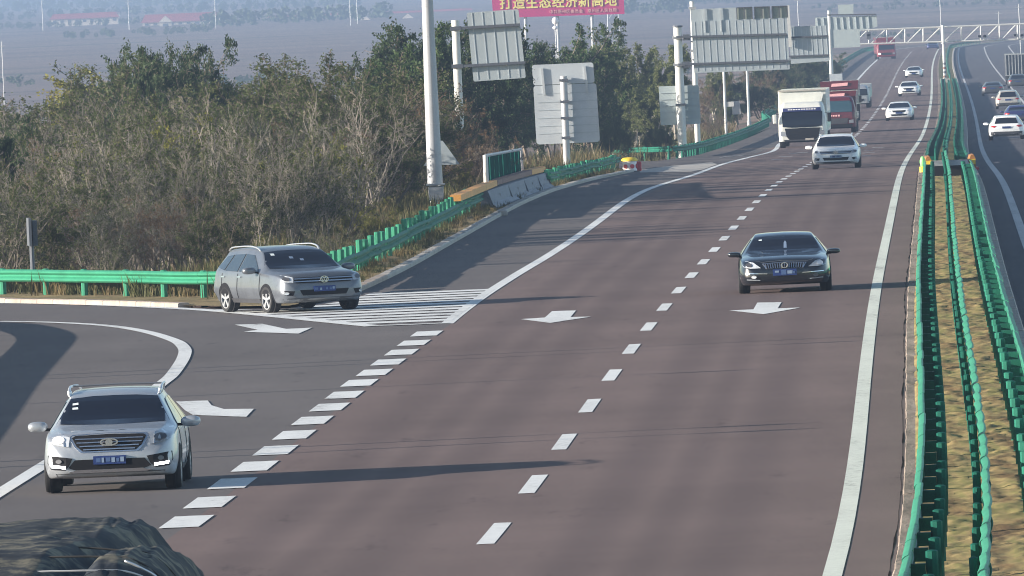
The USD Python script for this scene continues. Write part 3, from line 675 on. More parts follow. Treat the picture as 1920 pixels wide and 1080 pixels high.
def suv(name, label, pos, rotz, L=4.60, W=1.84, H=1.68, mat='paint_silver', group=None, face='haval', detail=2, rails=True, rear=False, kind='suv'):
    h = W / 2
    if kind == 'suv':
        c = Car(L, [(0, .60), (.03, .74), (.08, .86), (.16, .955), (.35, 1.01), (.7, 1.05), (1.12, 1.10), (1.25, 1.16), (1.95, H - .10), (2.35, H - .035), (2.9, H - .02), (3.7, H - .06), (4.1, H - .11), (L - .22, 1.16), (L - .08, .98), (L, .80)],
                [(0, .46), (.08, .60), (.3, .70), (1.15, .76), (1.6, .68), (2.0, .61), (2.6, .60), (3.7, .57), (4.1, .55), (L - .2, .66), (L, .50)],
                [(0, .58), (.05, .70), (.12, .82), (.3, .93), (1.1, 1.00), (2.2, 1.02), (4.1, 1.05), (L - .2, 1.02), (L, .74)],
                [(0, h - .33), (.05, h - .22), (.12, h - .14), (.25, h - .085), (.5, h - .05), (1.2, h - .035), (3.4, h - .03), (4.1, h - .06), (L - .15, h - .13), (L, h - .27)],
                [(0, .50), (.3, .62), (1.2, .66), (4., .66), (L, .58)],
                [(0, h - .31), (.05, h - .19), (.12, h - .10), (.25, h - .05), (.5, h - .012), (1., h - .005), (3.6, h), (4.2, h - .03), (L - .15, h - .10), (L, h - .24)],
                [(0, .36), (.12, .28), (.5, .24), (4., .25), (L - .3, .30), (L, .40)],
                [(0, h - .36), (.12, h - .18), (.5, h - .06), (4., h - .06), (L - .2, h - .14), (L, h - .3)])
        gb, gt, gw, gw2 = 1.135, H - .115, .77, .60
    else:   # saloon
        c = Car(L, [(0, .55), (.03, .66), (.09, .76), (.2, .84), (.45, .90), (.9, .945), (1.35, .985), (1.5, 1.03), (2.2, H - .07), (2.55, H - .02), (3.0, H - .015), (3.45, H - .06), (4.15, 1.07), (4.3, 1.045), (L - .15, 1.02), (L - .05, .93), (L, .78)],
                [(0, .46), (.08, .58), (.3, .68), (1.35, .74), (1.8, .67), (2.25, .58), (2.9, .56), (3.5, .54), (4.15, .66), (L - .1, .62), (L, .5)],
                [(0, .54), (.05, .63), (.12, .72), (.3, .81), (1.3, .90), (2.4, .93), (4.1, .96), (L - .15, .95), (L, .72)],
                [(0, h - .33), (.05, h - .22), (.12, h - .15), (.25, h - .095), (.5, h - .06), (1.2, h - .035), (3.4, h - .03), (4.3, h - .06), (L - .15, h - .13), (L, h - .27)],
                [(0, .46), (.3, .56), (1.2, .60), (4., .62), (L, .56)],
                [(0, h - .31), (.05, h - .19), (.12, h - .11), (.25, h - .06), (.5, h - .015), (1., h - .005), (3.8, h), (4.4, h - .03), (L - .15, h - .10), (L, h - .24)],
                [(0, .32), (.12, .24), (.5, .20), (4., .21), (L - .3, .26), (L, .36)],
                [(0, h - .36), (.12, h - .18), (.5, h - .06), (4., h - .06), (L - .2, h - .14), (L, h - .3)])
        gb, gt, gw, gw2 = 1.005, H - .08, .745, .575
    t = Thing(name, label, 'car', pos, rotz, group)
    t.part('body', KS(c.body), mat, smooth=32)
    D = lambda nm, ax, pts, m, off=.014, par=None, **k: (lambda q: t.part(nm, KS(q), m, smooth=25, parent=par) if q is not None else None)(c.decal(ax, pts, off, **k))
    ws = [(-gw, gb), (-gw * .5, gb - .018), (0, gb - .024), (gw * .5, gb - .018), (gw, gb), (gw2 - .01, gt - .01), (gw2 * .5, gt + .02), (0, gt + .025), (-gw2 * .5, gt + .02), (-gw2 + .01, gt - .01)]
    pf = D('windscreen', 'front', ws, 'glass_dark')
    rw = [(-.60, 1.12 if kind == 'suv' else 1.07), (.60, 1.12 if kind == 'suv' else 1.07), (.50, H - .17), (0, H - .15), (-.50, H - .17)]
    if rear: D('rear_window', 'rear', rw, 'glass_dark')
    sides = ('left', 'right')
    for sd in sides:
        if kind == 'suv':
            for nm, q in (('side_window', [(1.48, 1.06), (1.62, 1.17), (2.15, H - .19), (2.62, H - .165), (2.62, 1.055)]), ('side_window', [(2.70, 1.055), (2.70, H - .165), (3.35, H - .185), (3.45, 1.07)]), ('quarter_window', [(3.52, 1.08), (3.43, H - .19), (3.85, H - .235), (4.08, 1.15)])):
                D(nm, sd, q, 'glass_side')
        else:
            for nm, q in (('side_window', [(1.68, .95), (2.35, H - .14), (2.75, H - .12), (2.75, .95)]), ('side_window', [(2.82, .95), (2.82, H - .12), (3.35, H - .15), (3.72, .98)])):
                D(nm, sd, q, 'glass_side')
        r = .345 if kind == 'suv' else .325
        sf, sr_ = (.90, L - 1.0) if kind == 'suv' else (.92, L - 1.08)
        for s_ in (sf, sr_):
            D('wheel_arch', sd, circle(s_, r + .01, r * 1.17, 24), 'black_plastic', .006)
        if detail >= 2:
            for s_ in (1.30, 2.66, 3.62): D('door_seam', sd, [(s_, .36), (s_ + .012, .36), (s_ + .012, 1.0), (s_, 1.0)], 'black_plastic', .008)
            for s_ in (2.42, 3.42): D('door_handle', sd, [(s_, .90), (s_ + .19, .90), (s_ + .19, .935), (s_, .935)], 'chrome', .03)
            if kind == 'suv': D('sill_cladding', sd, [(1.35, .25), (3.2, .25), (3.2, .36), (1.35, .36)], 'dark_plastic', .016)
    add_wheels(t, L, sf, sr_, h + .005, r, .225, 5, 0, simple=detail < 1)
    mirror_shape(t, mat if face != 'buick' else 'paint_black', 1.52 if kind == 'suv' else 1.66, h + (.12 if kind == 'suv' else .07), 1.09 if kind == 'suv' else .98, L, sy=.135 if kind == 'suv' else .13, sz=.09 if kind == 'suv' else .07)
    if rails:
        for sd in (1, -1):
            pts = [(L / 2 - s_, sd * y_, z_) for s_, y_, z_ in ((2.0, .60, H - .09), (2.15, .61, H - .015), (2.6, .62, H + .03), (3.4, .60, H + .01), (3.9, .57, H - .03), (4.05, .56, H - .10))]
            t.part('roof_rail', KS(tube(smooth_path(pts, 22), .02, 6)), 'rail_silver', smooth=True)
    return t, c, D

def road_yaw(y, extra=0.0):               # facing the camera along the road
    m = slope(y); return math.atan2(-1, -m) + extra
def place(px, py, extra=0.0, L=4.6, fwd=True):
    """Puts the middle of a car's near end on the ground at a pixel. Returns the centre and the turn."""
    p = at(px, py); yaw = road_yaw(p[1], extra); d = np.array([math.cos(yaw), math.sin(yaw)])
    c = p[:2] - d * L / 2
    if not fwd: yaw += math.pi
    return (c[0], c[1], float(cz(c[1])) + .006), yaw

# ---- the silver off-roader at the lower left
pos, yaw = place(207, 925, .006, 4.55)
pos = (pos[0], pos[1], pos[2])
t, c, D = suv('silver_suv', 'silver off-road car with chrome grille and blacked-out windscreen at the lower left', pos, yaw, L=4.55, W=1.84, H=1.66, mat='paint_silver', rails=False)
g = D('grille', 'front', [(-.50, .94), (-.46, .97), (0, .985), (.46, .97), (.50, .94), (.44, .80), (.36, .715), (-.36, .715), (-.44, .80)], 'black_plastic', .02)
D('grille_frame', 'front', list(Polygon([(-.54, .95), (-.5, .99), (0, 1.005), (.5, .99), (.54, .95), (.47, .79), (.39, .69), (-.39, .69), (-.47, .79)]).exterior.coords), 'chrome', .012, g)
for z, w in ((.915, .46), (.855, .44), (.795, .40), (.74, .35)): D('grille_bar', 'front', [(-w, z - .009), (w, z - .009), (w, z + .009), (-w, z + .009)], 'chrome', .034, g)
t.part('emblem', KS(ring_decal(c, 'front', 0, .855, .125, .065, .022, .075)), 'chrome'); t.part('emblem', KS(ring_decal(c, 'front', 0, .85, .05, .05, .045, .07)), 'chrome')
for sg, m in ((-1, 'lamp_lens'), (1, 'lamp_dim')):
    hp = [(.53, .95), (.66, 1.01), (.82, 1.05), (.86, .98), (.82, .87), (.68, .82), (.55, .79)]
    q = hp if sg > 0 else mirror(hp)
    p = D('headlight', 'front', q, m, .018)
    D('lamp_unit', 'front', [(sg * a, b) for a, b in ell(.69, .91, .085, .062)], 'lamp_inner' if sg > 0 else 'white_plastic', .03, p)
    D('lamp_divider', 'front', [(sg * .60, .80), (sg * .615, .80), (sg * .635, 1.0), (sg * .62, 1.0)], 'chrome', .03, p)
    fp = [(.50, .60), (.84, .66), (.85, .52), (.80, .42), (.62, .40), (.55, .47)]
    p = D('fog_recess', 'front', fp if sg > 0 else mirror(fp), 'black_plastic', .012)
    dp = [(.60, .425), (.79, .45), (.80, .50), (.60, .475)]
    D('day_lamp', 'front', dp if sg > 0 else mirror(dp), 'lamp_lit', .035, p)
    D('fog_lamp', 'front', [(sg * a, b) for a, b in ell(.69, .555, .04, .036)], 'lamp_inner', .03, p)
D('lower_intake', 'front', [(-.47, .57), (.47, .57), (.56, .44), (.44, .385), (-.44, .385), (-.56, .44)], 'black_plastic', .015)
D('chrome_lip', 'front', [(-.56, .37), (-.44, .40), (.44, .40), (.56, .37), (.50, .345), (-.50, .345)], 'chrome', .022)
D('skid_plate', 'front', [(-.74, .345), (.74, .345), (.70, .26), (-.70, .26)], 'dark_plastic', .018)
plate(t, c, 'front', .555, .0, smudge=[(-.15, .0, .03, .035, 'plate_mid'), (-.09, 0, .016, .04, 'plate_pale'), (-.02, .005, .03, .035, 'plate_mid'), (.05, 0, .024, .04, 'plate_pale'), (.11, -.005, .02, .03, 'plate_mid'), (.17, .005, .025, .04, 'plate_pale')])
for sg in (1, -1):
    t.part('roof_rail', KS(MB().tube(smooth_path([(4.55 / 2 - s_, sg * y_, z_) for s_, y_, z_ in ((2.02, .61, 1.56), (2.12, .625, 1.66), (2.6, .63, 1.71), (3.4, .61, 1.70), (3.9, .58, 1.66), (4.1, .56, 1.56))], 22), .02, 6).out()), 'rail_silver', smooth=True)
    t.part('roof_rail_foot', KS(rbox((4.55 / 2 - 2.12, sg * .62, 1.615), (.15, .06, .10), .025)), 'rail_silver', smooth=30)
t.part('roof_bar', KS(tube([(4.55 / 2 - 2.9, -.62, 1.705), (4.55 / 2 - 2.9, 0, 1.72), (4.55 / 2 - 2.9, .62, 1.705)], .018, 6)), 'steel_dark')
for z in (1.43, 1.36): D('windscreen_sticker', 'front', [(-.56, z), (-.48, z + .006), (-.485, z + .04), (-.56, z + .03)], 'sticker_white', .02)
D('bonnet_seam', 'front', [(-.60, 1.02), (-.5, 1.03), (0, 1.048), (.5, 1.03), (.60, 1.02), (.5, 1.022), (0, 1.038), (-.5, 1.022)], 'black_plastic', .006)

UsdGeom.Xformable(stage.GetPrimAtPath(t.path)).AddScaleOp().Set(Gf.Vec3f(.93, .93, .98))

# ---- the grey car parked on the gore
p0 = at(610, 584); yaw = math.atan2(-math.cos(math.radians(19.5)), math.sin(math.radians(19.5)))
d = np.array([math.cos(yaw), math.sin(yaw)]); cc = p0[:2] - d * 4.43 / 2
t, c, D = suv('grey_suv', 'metallic grey car standing at an angle on the hatched gore against the green rail', (cc[0], cc[1], float(cz(cc[1])) + .006), yaw, L=4.43, W=1.81, H=1.66, mat='paint_grey')
def vw_face(D, c, t, bright):
    g = D('grille', 'front', [(-.62, .90), (.62, .90), (.56, .76), (-.56, .76)], 'black_plastic', .02)
    for z in (.87, .80): D('grille_bar', 'front', [(-.60, z - .013), (.60, z - .013), (.60, z + .013), (-.60, z + .013)], 'chrome', .034, g)
    e = t.part('emblem', KS(ring_decal(c, 'front', 0, .835, .085, .085, .014, .085)), 'chrome')
    R, i, j, k, sg = c.map('front'); dd = float(R([[0, .835]])[0]) + .075
    def bar(a, b):
        a, b = np.array(a), np.array(b); m = (a + b) / 2; an = math.atan2(b[1] - a[1], b[0] - a[0])
        return MB().box((dd, m[0], m[1]), (.012, np.linalg.norm(b - a), .013), rx=an).out()
    mb = MB()
    for a, b in (((-.035, .905), (0, .848)), ((0, .848), (.035, .905)), ((-.062, .882), (-.028, .775)), ((-.028, .775), (0, .832)), ((0, .832), (.028, .775)), ((.028, .775), (.062, .882))): mb.add(bar(a, b))
    t.part('emblem_letter', KS(mb.out()), 'chrome', parent=e)
    for sg2 in (1, -1):
        hp = [(.60, .905), (.72, .955), (.85, .985), (.87, .90), (.80, .80), (.62, .775)]
        q = hp if sg2 > 0 else mirror(hp)
        p = D('headlight', 'front', q, 'lamp_lens' if sg2 * bright < 0 else 'lamp_dim', .018)
        D('lamp_unit', 'front', [(sg2 * a, b) for a, b in ell(.735, .875, .065, .05)], 'lamp_inner', .03, p)
        fp = [(.60, .56), (.84, .58), (.86, .47), (.64, .44)]
        p = D('fog_recess', 'front', fp if sg2 > 0 else mirror(fp), 'black_plastic', .012)
        D('fog_lamp', 'front', [(sg2 * a, b) for a, b in ell(.76, .505, .045, .036)], 'lamp_dim', .03, p)
    D('lower_intake', 'front', [(-.50, .58), (.50, .58), (.44, .44), (-.44, .44)], 'black_plastic', .016)
    D('bumper_base', 'front', [(-.80, .37), (.80, .37), (.76, .29), (-.76, .29)], 'dark_plastic', .012)
vw_face(D, c, t, 1)
plate(t, c, 'front', .60, 0, smudge=[(-.17, .0, .03, .03, 'plate_mid'), (-.08, -.01, .02, .03, 'plate_pale'), (.04, .0, .02, .03, 'plate_mid'), (.12, 0, .02, .03, 'plate_mid'), (.18, .01, .02, .03, 'plate_pale')])
for a, b in ((-.50, 1.45), (-.17, 1.36), (.02, 1.30)): D('windscreen_sticker', 'front', [(a, b), (a + .07, b), (a + .07, b + .05), (a, b + .05)], 'sticker_white' if a < -.4 else 'plate_pale', .02)

# ---- the black saloon
pos, yaw = place(1473, 549, .012, 4.9)
t, c, D = suv('black_saloon', 'shiny black saloon with upright chrome grille and blue plate in the near lane', pos, yaw, L=4.9, W=1.80, H=1.47, mat='paint_black', kind='saloon', rails=False, face='buick')
g = D('grille', 'front', [(-.40, .76), (0, .785), (.40, .76), (.34, .645), (-.34, .645)], 'black_plastic', .02)
D('grille_frame', 'front', [(-.43, .77), (0, .80), (.43, .77), (.36, .63), (-.36, .63)], 'chrome', .010, g)
for x in np.linspace(-.35, .35, 17): D('grille_bar', 'front', [(x - .008, .65), (x + .008, .65), (x * 1.06 + .008, .765), (x * 1.06 - .008, .765)], 'chrome', .034, g, cell=.2)
t.part('emblem', KS(ring_decal(c, 'front', 0, .715, .07, .07, .016, .085)), 'chrome')
for sg, m in ((-1, 'lamp_lens'), (1, 'lamp_dim')):
    hp = [(.46, .66), (.60, .80), (.76, .845), (.83, .80), (.80, .70), (.66, .655)]
    p = D('headlight', 'front', hp if sg > 0 else mirror(hp), m, .018)
    D('lamp_unit', 'front', [(sg * a, b) for a, b in ell(.69, .745, .06, .05)], 'lamp_inner' if sg < 0 else 'lamp_lens', .03, p)
    cp = [(.34, .50), (.76, .525), (.76, .545), (.34, .52)]
    D('chrome_strip', 'front', cp if sg > 0 else mirror(cp), 'chrome', .02)
    lp_ = [(.48, .335), (.74, .36), (.74, .385), (.48, .36)]
    D('bumper_vent', 'front', lp_ if sg > 0 else mirror(lp_), 'lamp_dim', .02)
    D('fog_lamp', 'front', [(sg * a, b) for a, b in ell(.60, .435, .05, .04)], 'lamp_lens' if sg < 0 else 'lamp_inner', .02)
plate(t, c, 'front', .535, 0, smudge=[(-.15, .02, .04, .025, 'plate_pale'), (-.02, 0, .05, .06, 'plate_mid'), (.10, .0, .05, .04, 'plate_pale'), (.17, -.01, .03, .03, 'plate_mid')], w=.23, h=.08)
D('windscreen_sticker', 'front', [(-.48, 1.30), (-.42, 1.305), (-.42, 1.335), (-.48, 1.33)], 'sticker_white', .02)
D('windscreen_ornament', 'front', [(.0, 1.10), (.06, 1.10), (.055, 1.25), (.03, 1.29), (.005, 1.24)], 'plate_pale', .02)
D('bonnet_seam', 'front', [(-.44, .80), (0, .83), (.44, .80), (.62, .86), (.62, .865), (.44, .808), (0, .838), (-.44, .808), (-.62, .865), (-.62, .86)], 'steel_dark', .006)

# ---- white cars coming
pos, yaw = place(1568, 316, -.006, 4.43)
t, c, D = suv('white_suv', 'white off-road car with roof rails in front of the white lorry', pos, yaw, L=4.43, W=1.82, H=1.68, mat='paint_white', group=None, detail=1)
vw_face(D, c, t, 1)
plate(t, c, 'front', .62, 0, tint='plate_pale', smudge=[(-.08, 0, .05, .04, 'plate_blue'), (.08, 0, .06, .04, 'plate_mid')])
for (px, py, k, lab, ex) in [(1686, 226, 'suv', 'white car with wide black grille, nearest of the three in the far left lane', -.02), (1704, 180, 'suv', 'white car halfway back in the far lane, beside the curving edge line', -.03), (1713, 145, 'saloon', 'smallest white saloon, farthest of the three, low against the road', -.03)]:
    pos, yaw = place(px, py, ex, 4.6)
    t, c, D = suv('white_car', lab, pos, yaw, L=4.6, W=1.84, H=1.62 if k == 'suv' else 1.45, mat='paint_white', detail=0, rails=False, kind=k)
    z = .80 if k == 'suv' else .66
    D('grille', 'front', [(-.46, z + .11), (.46, z + .11), (.38, z - .05), (-.38, z - .05)], 'black_plastic', .02)
    D('lower_intake', 'front', [(-.56, z - .22), (.56, z - .22), (.50, z - .36), (-.50, z - .36)], 'black_plastic', .02)
    plate(t, c, 'front', z - .12, 0)
    for sg in (1, -1):
        hp = [(.52, z + .05), (.82, z + .18), (.84, z + .05), (.62, z - .02)]
        D('headlight', 'front', hp if sg > 0 else mirror(hp), 'lamp_lens', .02)
# ---- cars going away on the opposite road
def rear_face(D, c, t, tint='plate_blue', k='suv'):
    z = .92 if k == 'suv' else .84
    for sg in (1, -1):
        q = [(.50, z + .06), (.82, z + .10), (.84, z - .04), (.62, z - .06)]
        D('tail_light', 'rear', q if sg > 0 else mirror(q), 'tail_red', .02)
    plate(t, c, 'rear', z - .06, 0, tint=tint)
    D('rear_bumper', 'rear', [(-.82, .58), (.82, .58), (.80, .32), (-.80, .32)], 'dark_plastic', .02)
for (px, py, k, m, nm, lab, L_, H_) in [(1888, 262, 'suv', 'paint_white', 'white_hatchback', 'white hatchback seen from behind with a dark bumper at the right edge', 4.45, 1.66), (1910, 232, 'saloon', 'paint_navy', 'dark_blue_car', 'dark blue car mostly hidden behind the white hatchback', 4.6, 1.5),
                                    (1891, 204, 'suv', 'paint_champagne', 'beige_minivan', 'beige minivan seen from behind on the opposite road', 4.6, 1.75), (1862, 179, 'saloon', 'paint_charcoal', 'dark_saloon', 'dark grey saloon driving away left of the beige minivan', 4.6, 1.46),
                                    (1909, 165, 'saloon', 'paint_charcoal', 'black_car', 'black car ahead of the beige minivan under the lattice lorry', 4.7, 1.6)]:
    p = at(px, py); ya = road_yaw(p[1]) + math.pi; dd = np.array([math.cos(ya), math.sin(ya)]); cc = p[:2] + dd * L_ / 2
    t, c, D = suv(nm, lab, (cc[0], cc[1], float(cz(cc[1])) + .006), ya, L=L_, W=1.84, H=H_, mat=m, detail=0, rails=False, kind=k, rear=True)
    rear_face(D, c, t, k=k)
p = at(1750, 92); ya = road_yaw(p[1])
t, c, D = suv('navy_car', 'tiny navy blue car coming under the truss left of the striped pole', (p[0], p[1] + 2.3, float(cz(p[1])) + .006), ya, L=4.6, W=1.84, H=1.5, mat='paint_navy', detail=0, rails=False, kind='saloon')
D('grille', 'front', [(-.46, .76), (.46, .76), (.38, .6), (-.38, .6)], 'black_plastic', .02)

# ---- lorries. local x forward, y to the left, heights before the place's own scale
def frontq(x, pts, th=.03):               # a flat panel in the plane facing forward
    m = trimesh.creation.extrude_polygon(Polygon(pts).buffer(0), th, engine='earcut'); v = np.array(m.vertices)
    return (np.column_stack([x + v[:, 2] - th * .5, v[:, 0], v[:, 1]]), np.array(m.faces))
def lorry(name, label, pos, yaw, cab, box_mat, cab_h, box_h, L=9.5, W=2.5, load=None, visor=True):
    t = Thing(name, label, 'lorry', pos, yaw)
    h = W / 2
    # the cab: a shell lofted upwards so that its front leans and its edges are round
    lv = [(.50, 0., h - .02), (.95, .03, h - .01), (1.5, .03, h - .02), (2.0, -.02, h - .03), (cab_h - .35, -.30, h - .12), (cab_h - .1, -.52, h - .2), (cab_h, -.75, h - .34)]
    rows = []
    for z, fx, hw in lv:
        xs0 = L / 2 + fx; r = .22
        ring = [(L / 2 - 2.1, hw)] + [(xs0 - r + r * math.sin(a), hw - r + r * math.cos(a)) for a in np.linspace(0, np.pi / 2, 6)]
        ring = ring + [(x, -y) for x, y in ring[::-1]]
        rows.append([(x, y, z) for x, y in ring])
    P = np.array(rows); P = np.concatenate([P, P[:, :1]], 1); v, f = grid(P); m = P.shape[1]; n = len(lv)
    top = [[(n - 1) * m, (n - 1) * m + i, (n - 1) * m + i + 1] for i in range(1, m - 2)]; bot = [[0, i + 1, i] for i in range(1, m - 2)]
    tm = trimesh.Trimesh(v, np.vstack([f, top, bot]), process=True); trimesh.repair.fix_normals(tm)
    body = (np.array(tm.vertices), np.array(tm.faces))
    t.part('cab', KS(body), cab, smooth=35)
    c = Car.__new__(Car); c.L, c.body, c.maps = L, body, {}
    D = lambda nm, ax, pts, m, off=.014, par=None, **k: (lambda q: t.part(nm, KS(q), m, smooth=25, parent=par) if q is not None else None)(c.decal(ax, pts, off, cell=.15, **k))
    b = (L - 2.3)
    t.part('cargo_box' if load is None else 'load_bed', KS(rbox((-1.15, 0, (box_h + 1.05) / 2), (b, W, box_h - 1.05), .04)), box_mat, smooth=30)
    t.part('chassis', KS(MB().box((-.3, 0, .80), (L - 1., .9, .4)).box((L / 2 - .7, 0, .55), (1.2, 2.2, .3)).out()), 'black_plastic')
    tyre, rim, disc = wheel_parts(.50, .30, 8)
    for x in (L / 2 - 1.35, -L / 2 + 2.6, -L / 2 + 1.3):
        for sd in (1, -1):
            o = np.array([x, sd * (h - .18), .50])
            put = lambda mm: KS((mm[0] * [1, sd, 1] + o, mm[1] if sd > 0 else mm[1][:, ::-1]))
            p = t.part('wheel', put(disc), 'black_plastic', smooth=40); t.part('tyre', put(tyre), 'rubber', smooth=40, parent=p)
    return t, c, D
p = at(1506, 276); yaw = road_yaw(p[1], -.012); dd = np.array([math.cos(yaw), math.sin(yaw)]); L_ = 10.5; cc = p[:2] - dd * L_ / 2
t, c, D = lorry('white_lorry', 'white box lorry with dark grille coming behind the white off-road car', (cc[0], cc[1], float(cz(cc[1])) + .006), yaw, 'paint_cream', 'paint_cream', 3.15, 3.95, L_, 2.52)
D('windscreen', 'front', [(-1.02, 1.50), (-.6, 1.43), (.6, 1.43), (1.02, 1.50), (1.06, 2.45), (.95, 2.58), (-.95, 2.58), (-1.06, 2.45)], 'glass_dark', .03)
vis = D('sun_visor', 'front', [(-1.0, 2.52), (1.0, 2.52), (.97, 2.76), (-.97, 2.76)], 'paint_navy', .10)
for k in range(11): D('visor_mark', 'front', [(-.72 + .135 * k, 2.62), (-.72 + .135 * k + .09, 2.62), (-.72 + .135 * k + .09, 2.69), (-.72 + .135 * k, 2.69)], 'white_plastic', .125, vis)
D('grille', 'front', [(-.92, 1.38), (.92, 1.38), (.84, .82), (.70, .60), (-.70, .60), (-.84, .82)], 'black_plastic', .03)
D('bumper', 'front', [(-1.0, .60), (1.0, .60), (.95, .50), (-.95, .50)], 'dark_plastic', .03)
for sg in (1, -1):
    hp = [(.88, 1.12), (1.12, 1.20), (1.14, .88), (.84, .84)]
    D('headlight', 'front', hp if sg > 0 else mirror(hp), 'lamp_dim', .03)
    q = t.part('mirror_arm', KS(MB().cyl((L_ / 2 - .1, sg * 1.2, 2.35), (L_ / 2 + .02, sg * 1.42, 2.35), .025, 6).out()), 'black_plastic')
    t.part('door_mirror', KS(rbox((L_ / 2 + .02, sg * 1.42, 2.05), (.14, .2, .62), .04)), 'paint_cream' if sg < 0 else 'black_plastic', smooth=30)
t.part('roof_fairing', KS(frontq(L_ / 2 - 1.9, [(-1.0, 3.1), (1.0, 3.1), (1.12, 3.62), (1.0, 3.78), (-1.0, 3.78), (-1.12, 3.62)], .5)), 'paint_cream')
t.part('box_front_rail', KS(MB().box((L_ / 2 - 2.24, 0, 3.93), (.10, 2.5, .10)).out()), 'concrete')
plate(t, c, 'front', .60, .35, tint='concrete')

def red_lorry(name, label, px, py, lx, cabh=3.0, loadh=3.9, ex=-.012):
    p = at(px, py); yaw = road_yaw(p[1], ex); dd = np.array([math.cos(yaw), math.sin(yaw)]); L_ = 9.5; cc = p[:2] - dd * L_ / 2
    t, c, D = lorry(name, label, (cc[0], cc[1], float(cz(cc[1])) + .006), yaw, 'paint_red', 'paint_red', cabh, loadh, L_, 2.5, load='tipper')
    D('windscreen', 'front', [(-1.05, 1.72), (1.05, 1.72), (1.02, 2.45), (.9, 2.6), (-.9, 2.6), (-1.02, 2.45)], 'cab_teal', .03)
    D('grille', 'front', [(-.80, 1.22), (.80, 1.22), (.72, .78), (-.72, .78)], 'dark_plastic', .03)
    D('bumper', 'front', [(-1.05, .74), (1.05, .74), (1.0, .50), (-1.0, .50)], 'black_plastic', .03)
    t.part('load_headboard', KS(frontq(L_ / 2 - 2.2, [(-1.25, 2.9), (1.25, 2.9), (1.3, loadh + .05), (-1.3, loadh + .05)], .12)), 'paint_red')
    for k in range(4): D('pale_mark', 'front', [(-.3 + .16 * k, 1.36), (-.3 + .16 * k + .1, 1.36), (-.28 + .16 * k + .1, 1.5), (-.3 + .16 * k, 1.5)], 'banner_pale', .03)
    q = t.part('headboard_sign', KS(frontq(L_ / 2 - 2.1, [(-.55, loadh - .45), (.55, loadh - .40), (.6, loadh - .12), (-.5, loadh - .18)], .05)), 'banner_pale')
    for sg in (1, -1):
        hp = [(.84, 1.05), (1.1, 1.1), (1.12, .82), (.84, .8)]
        D('headlight', 'front', hp if sg > 0 else mirror(hp), 'lamp_dim', .03)
        t.part('door_mirror', KS(rbox((L_ / 2 - .1, sg * 1.42, 2.0), (.14, .2, .6), .04)), 'black_plastic', smooth=30)
    return t
red_lorry('red_lorry', 'red lorry with teal windscreen just behind the white box lorry', 1567, 250, 0, 2.95, 3.3)
red_lorry('red_lorry', 'second red lorry with tall red load board behind the first red one', 1575, 229, 0, 2.7, 3.6)
p = at(1606, 203); yaw = road_yaw(p[1], -.02); dd = np.array([math.cos(yaw), math.sin(yaw)]); cc = p[:2] - dd * 3.5
t, c, D = lorry('pale_van', 'pale blue van peeping out right of the red lorries', (cc[0], cc[1], float(cz(cc[1])) + .006), yaw, 'paint_silver', 'paint_silver', 2.3, 2.4, 7., 2.1)
D('windscreen', 'front', [(-.9, 1.3), (.9, 1.3), (.85, 1.95), (-.85, 1.95)], 'glass_dark', .03)
D('grille', 'front', [(-.6, .95), (.6, .95), (.55, .7), (-.55, .7)], 'black_plastic', .03)
p = at(1663, 111); yaw = road_yaw(p[1], .05); dd = np.array([math.cos(yaw), math.sin(yaw)]); cc = p[:2] - dd * 5
t, c, D = lorry('red_lorry', 'distant hazy red lorry with a glinting lamp at the top of the road', (cc[0], cc[1], float(cz(cc[1])) + .006), yaw, 'paint_redbus', 'paint_redbus', 3.2, 3.9, 10., 2.6)
D('windscreen', 'front', [(-1.05, 1.75), (1.05, 1.75), (1.0, 2.6), (-1.0, 2.6)], 'glass_dark', .03)
D('grille', 'front', [(-.7, 1.2), (.7, 1.2), (.65, .8), (-.65, .8)], 'black_plastic', .03)
for sg in (1, -1):
    q = [(.82, 1.18), (1.12, 1.2), (1.12, .9), (.82, .88)]
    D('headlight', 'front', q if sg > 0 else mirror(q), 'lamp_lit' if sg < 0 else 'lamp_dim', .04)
# lattice lorry going away
p = at(1886, 159); ya = road_yaw(p[1]) + math.pi; dd = np.array([math.cos(ya), math.sin(ya)]); L_ = 10.; W_ = 2.5
p2 = p[:2] + np.array([1.25, .3])
cc = p2 + dd * L_ / 2
t, c, D = lorry('lattice_lorry', 'dark lorry with slatted cargo sides driving away at the right edge', (cc[0], cc[1], float(cz(cc[1])) + .006), ya, 'paint_charcoal', 'paint_charcoal', 3.0, 3.7, L_, W_)
for y in np.linspace(-1.16, 1.16, 9): t.part('rear_slat', KS(MB().box((-L_ / 2 - .02, y, 2.35), (.07, .08, 2.5)).out()), 'galvanised_dull')
for z in (1.15, 3.66): t.part('rear_rail', KS(MB().box((-L_ / 2 - .03, 0, z), (.09, 2.5, .09)).out()), 'galvanised_dull')

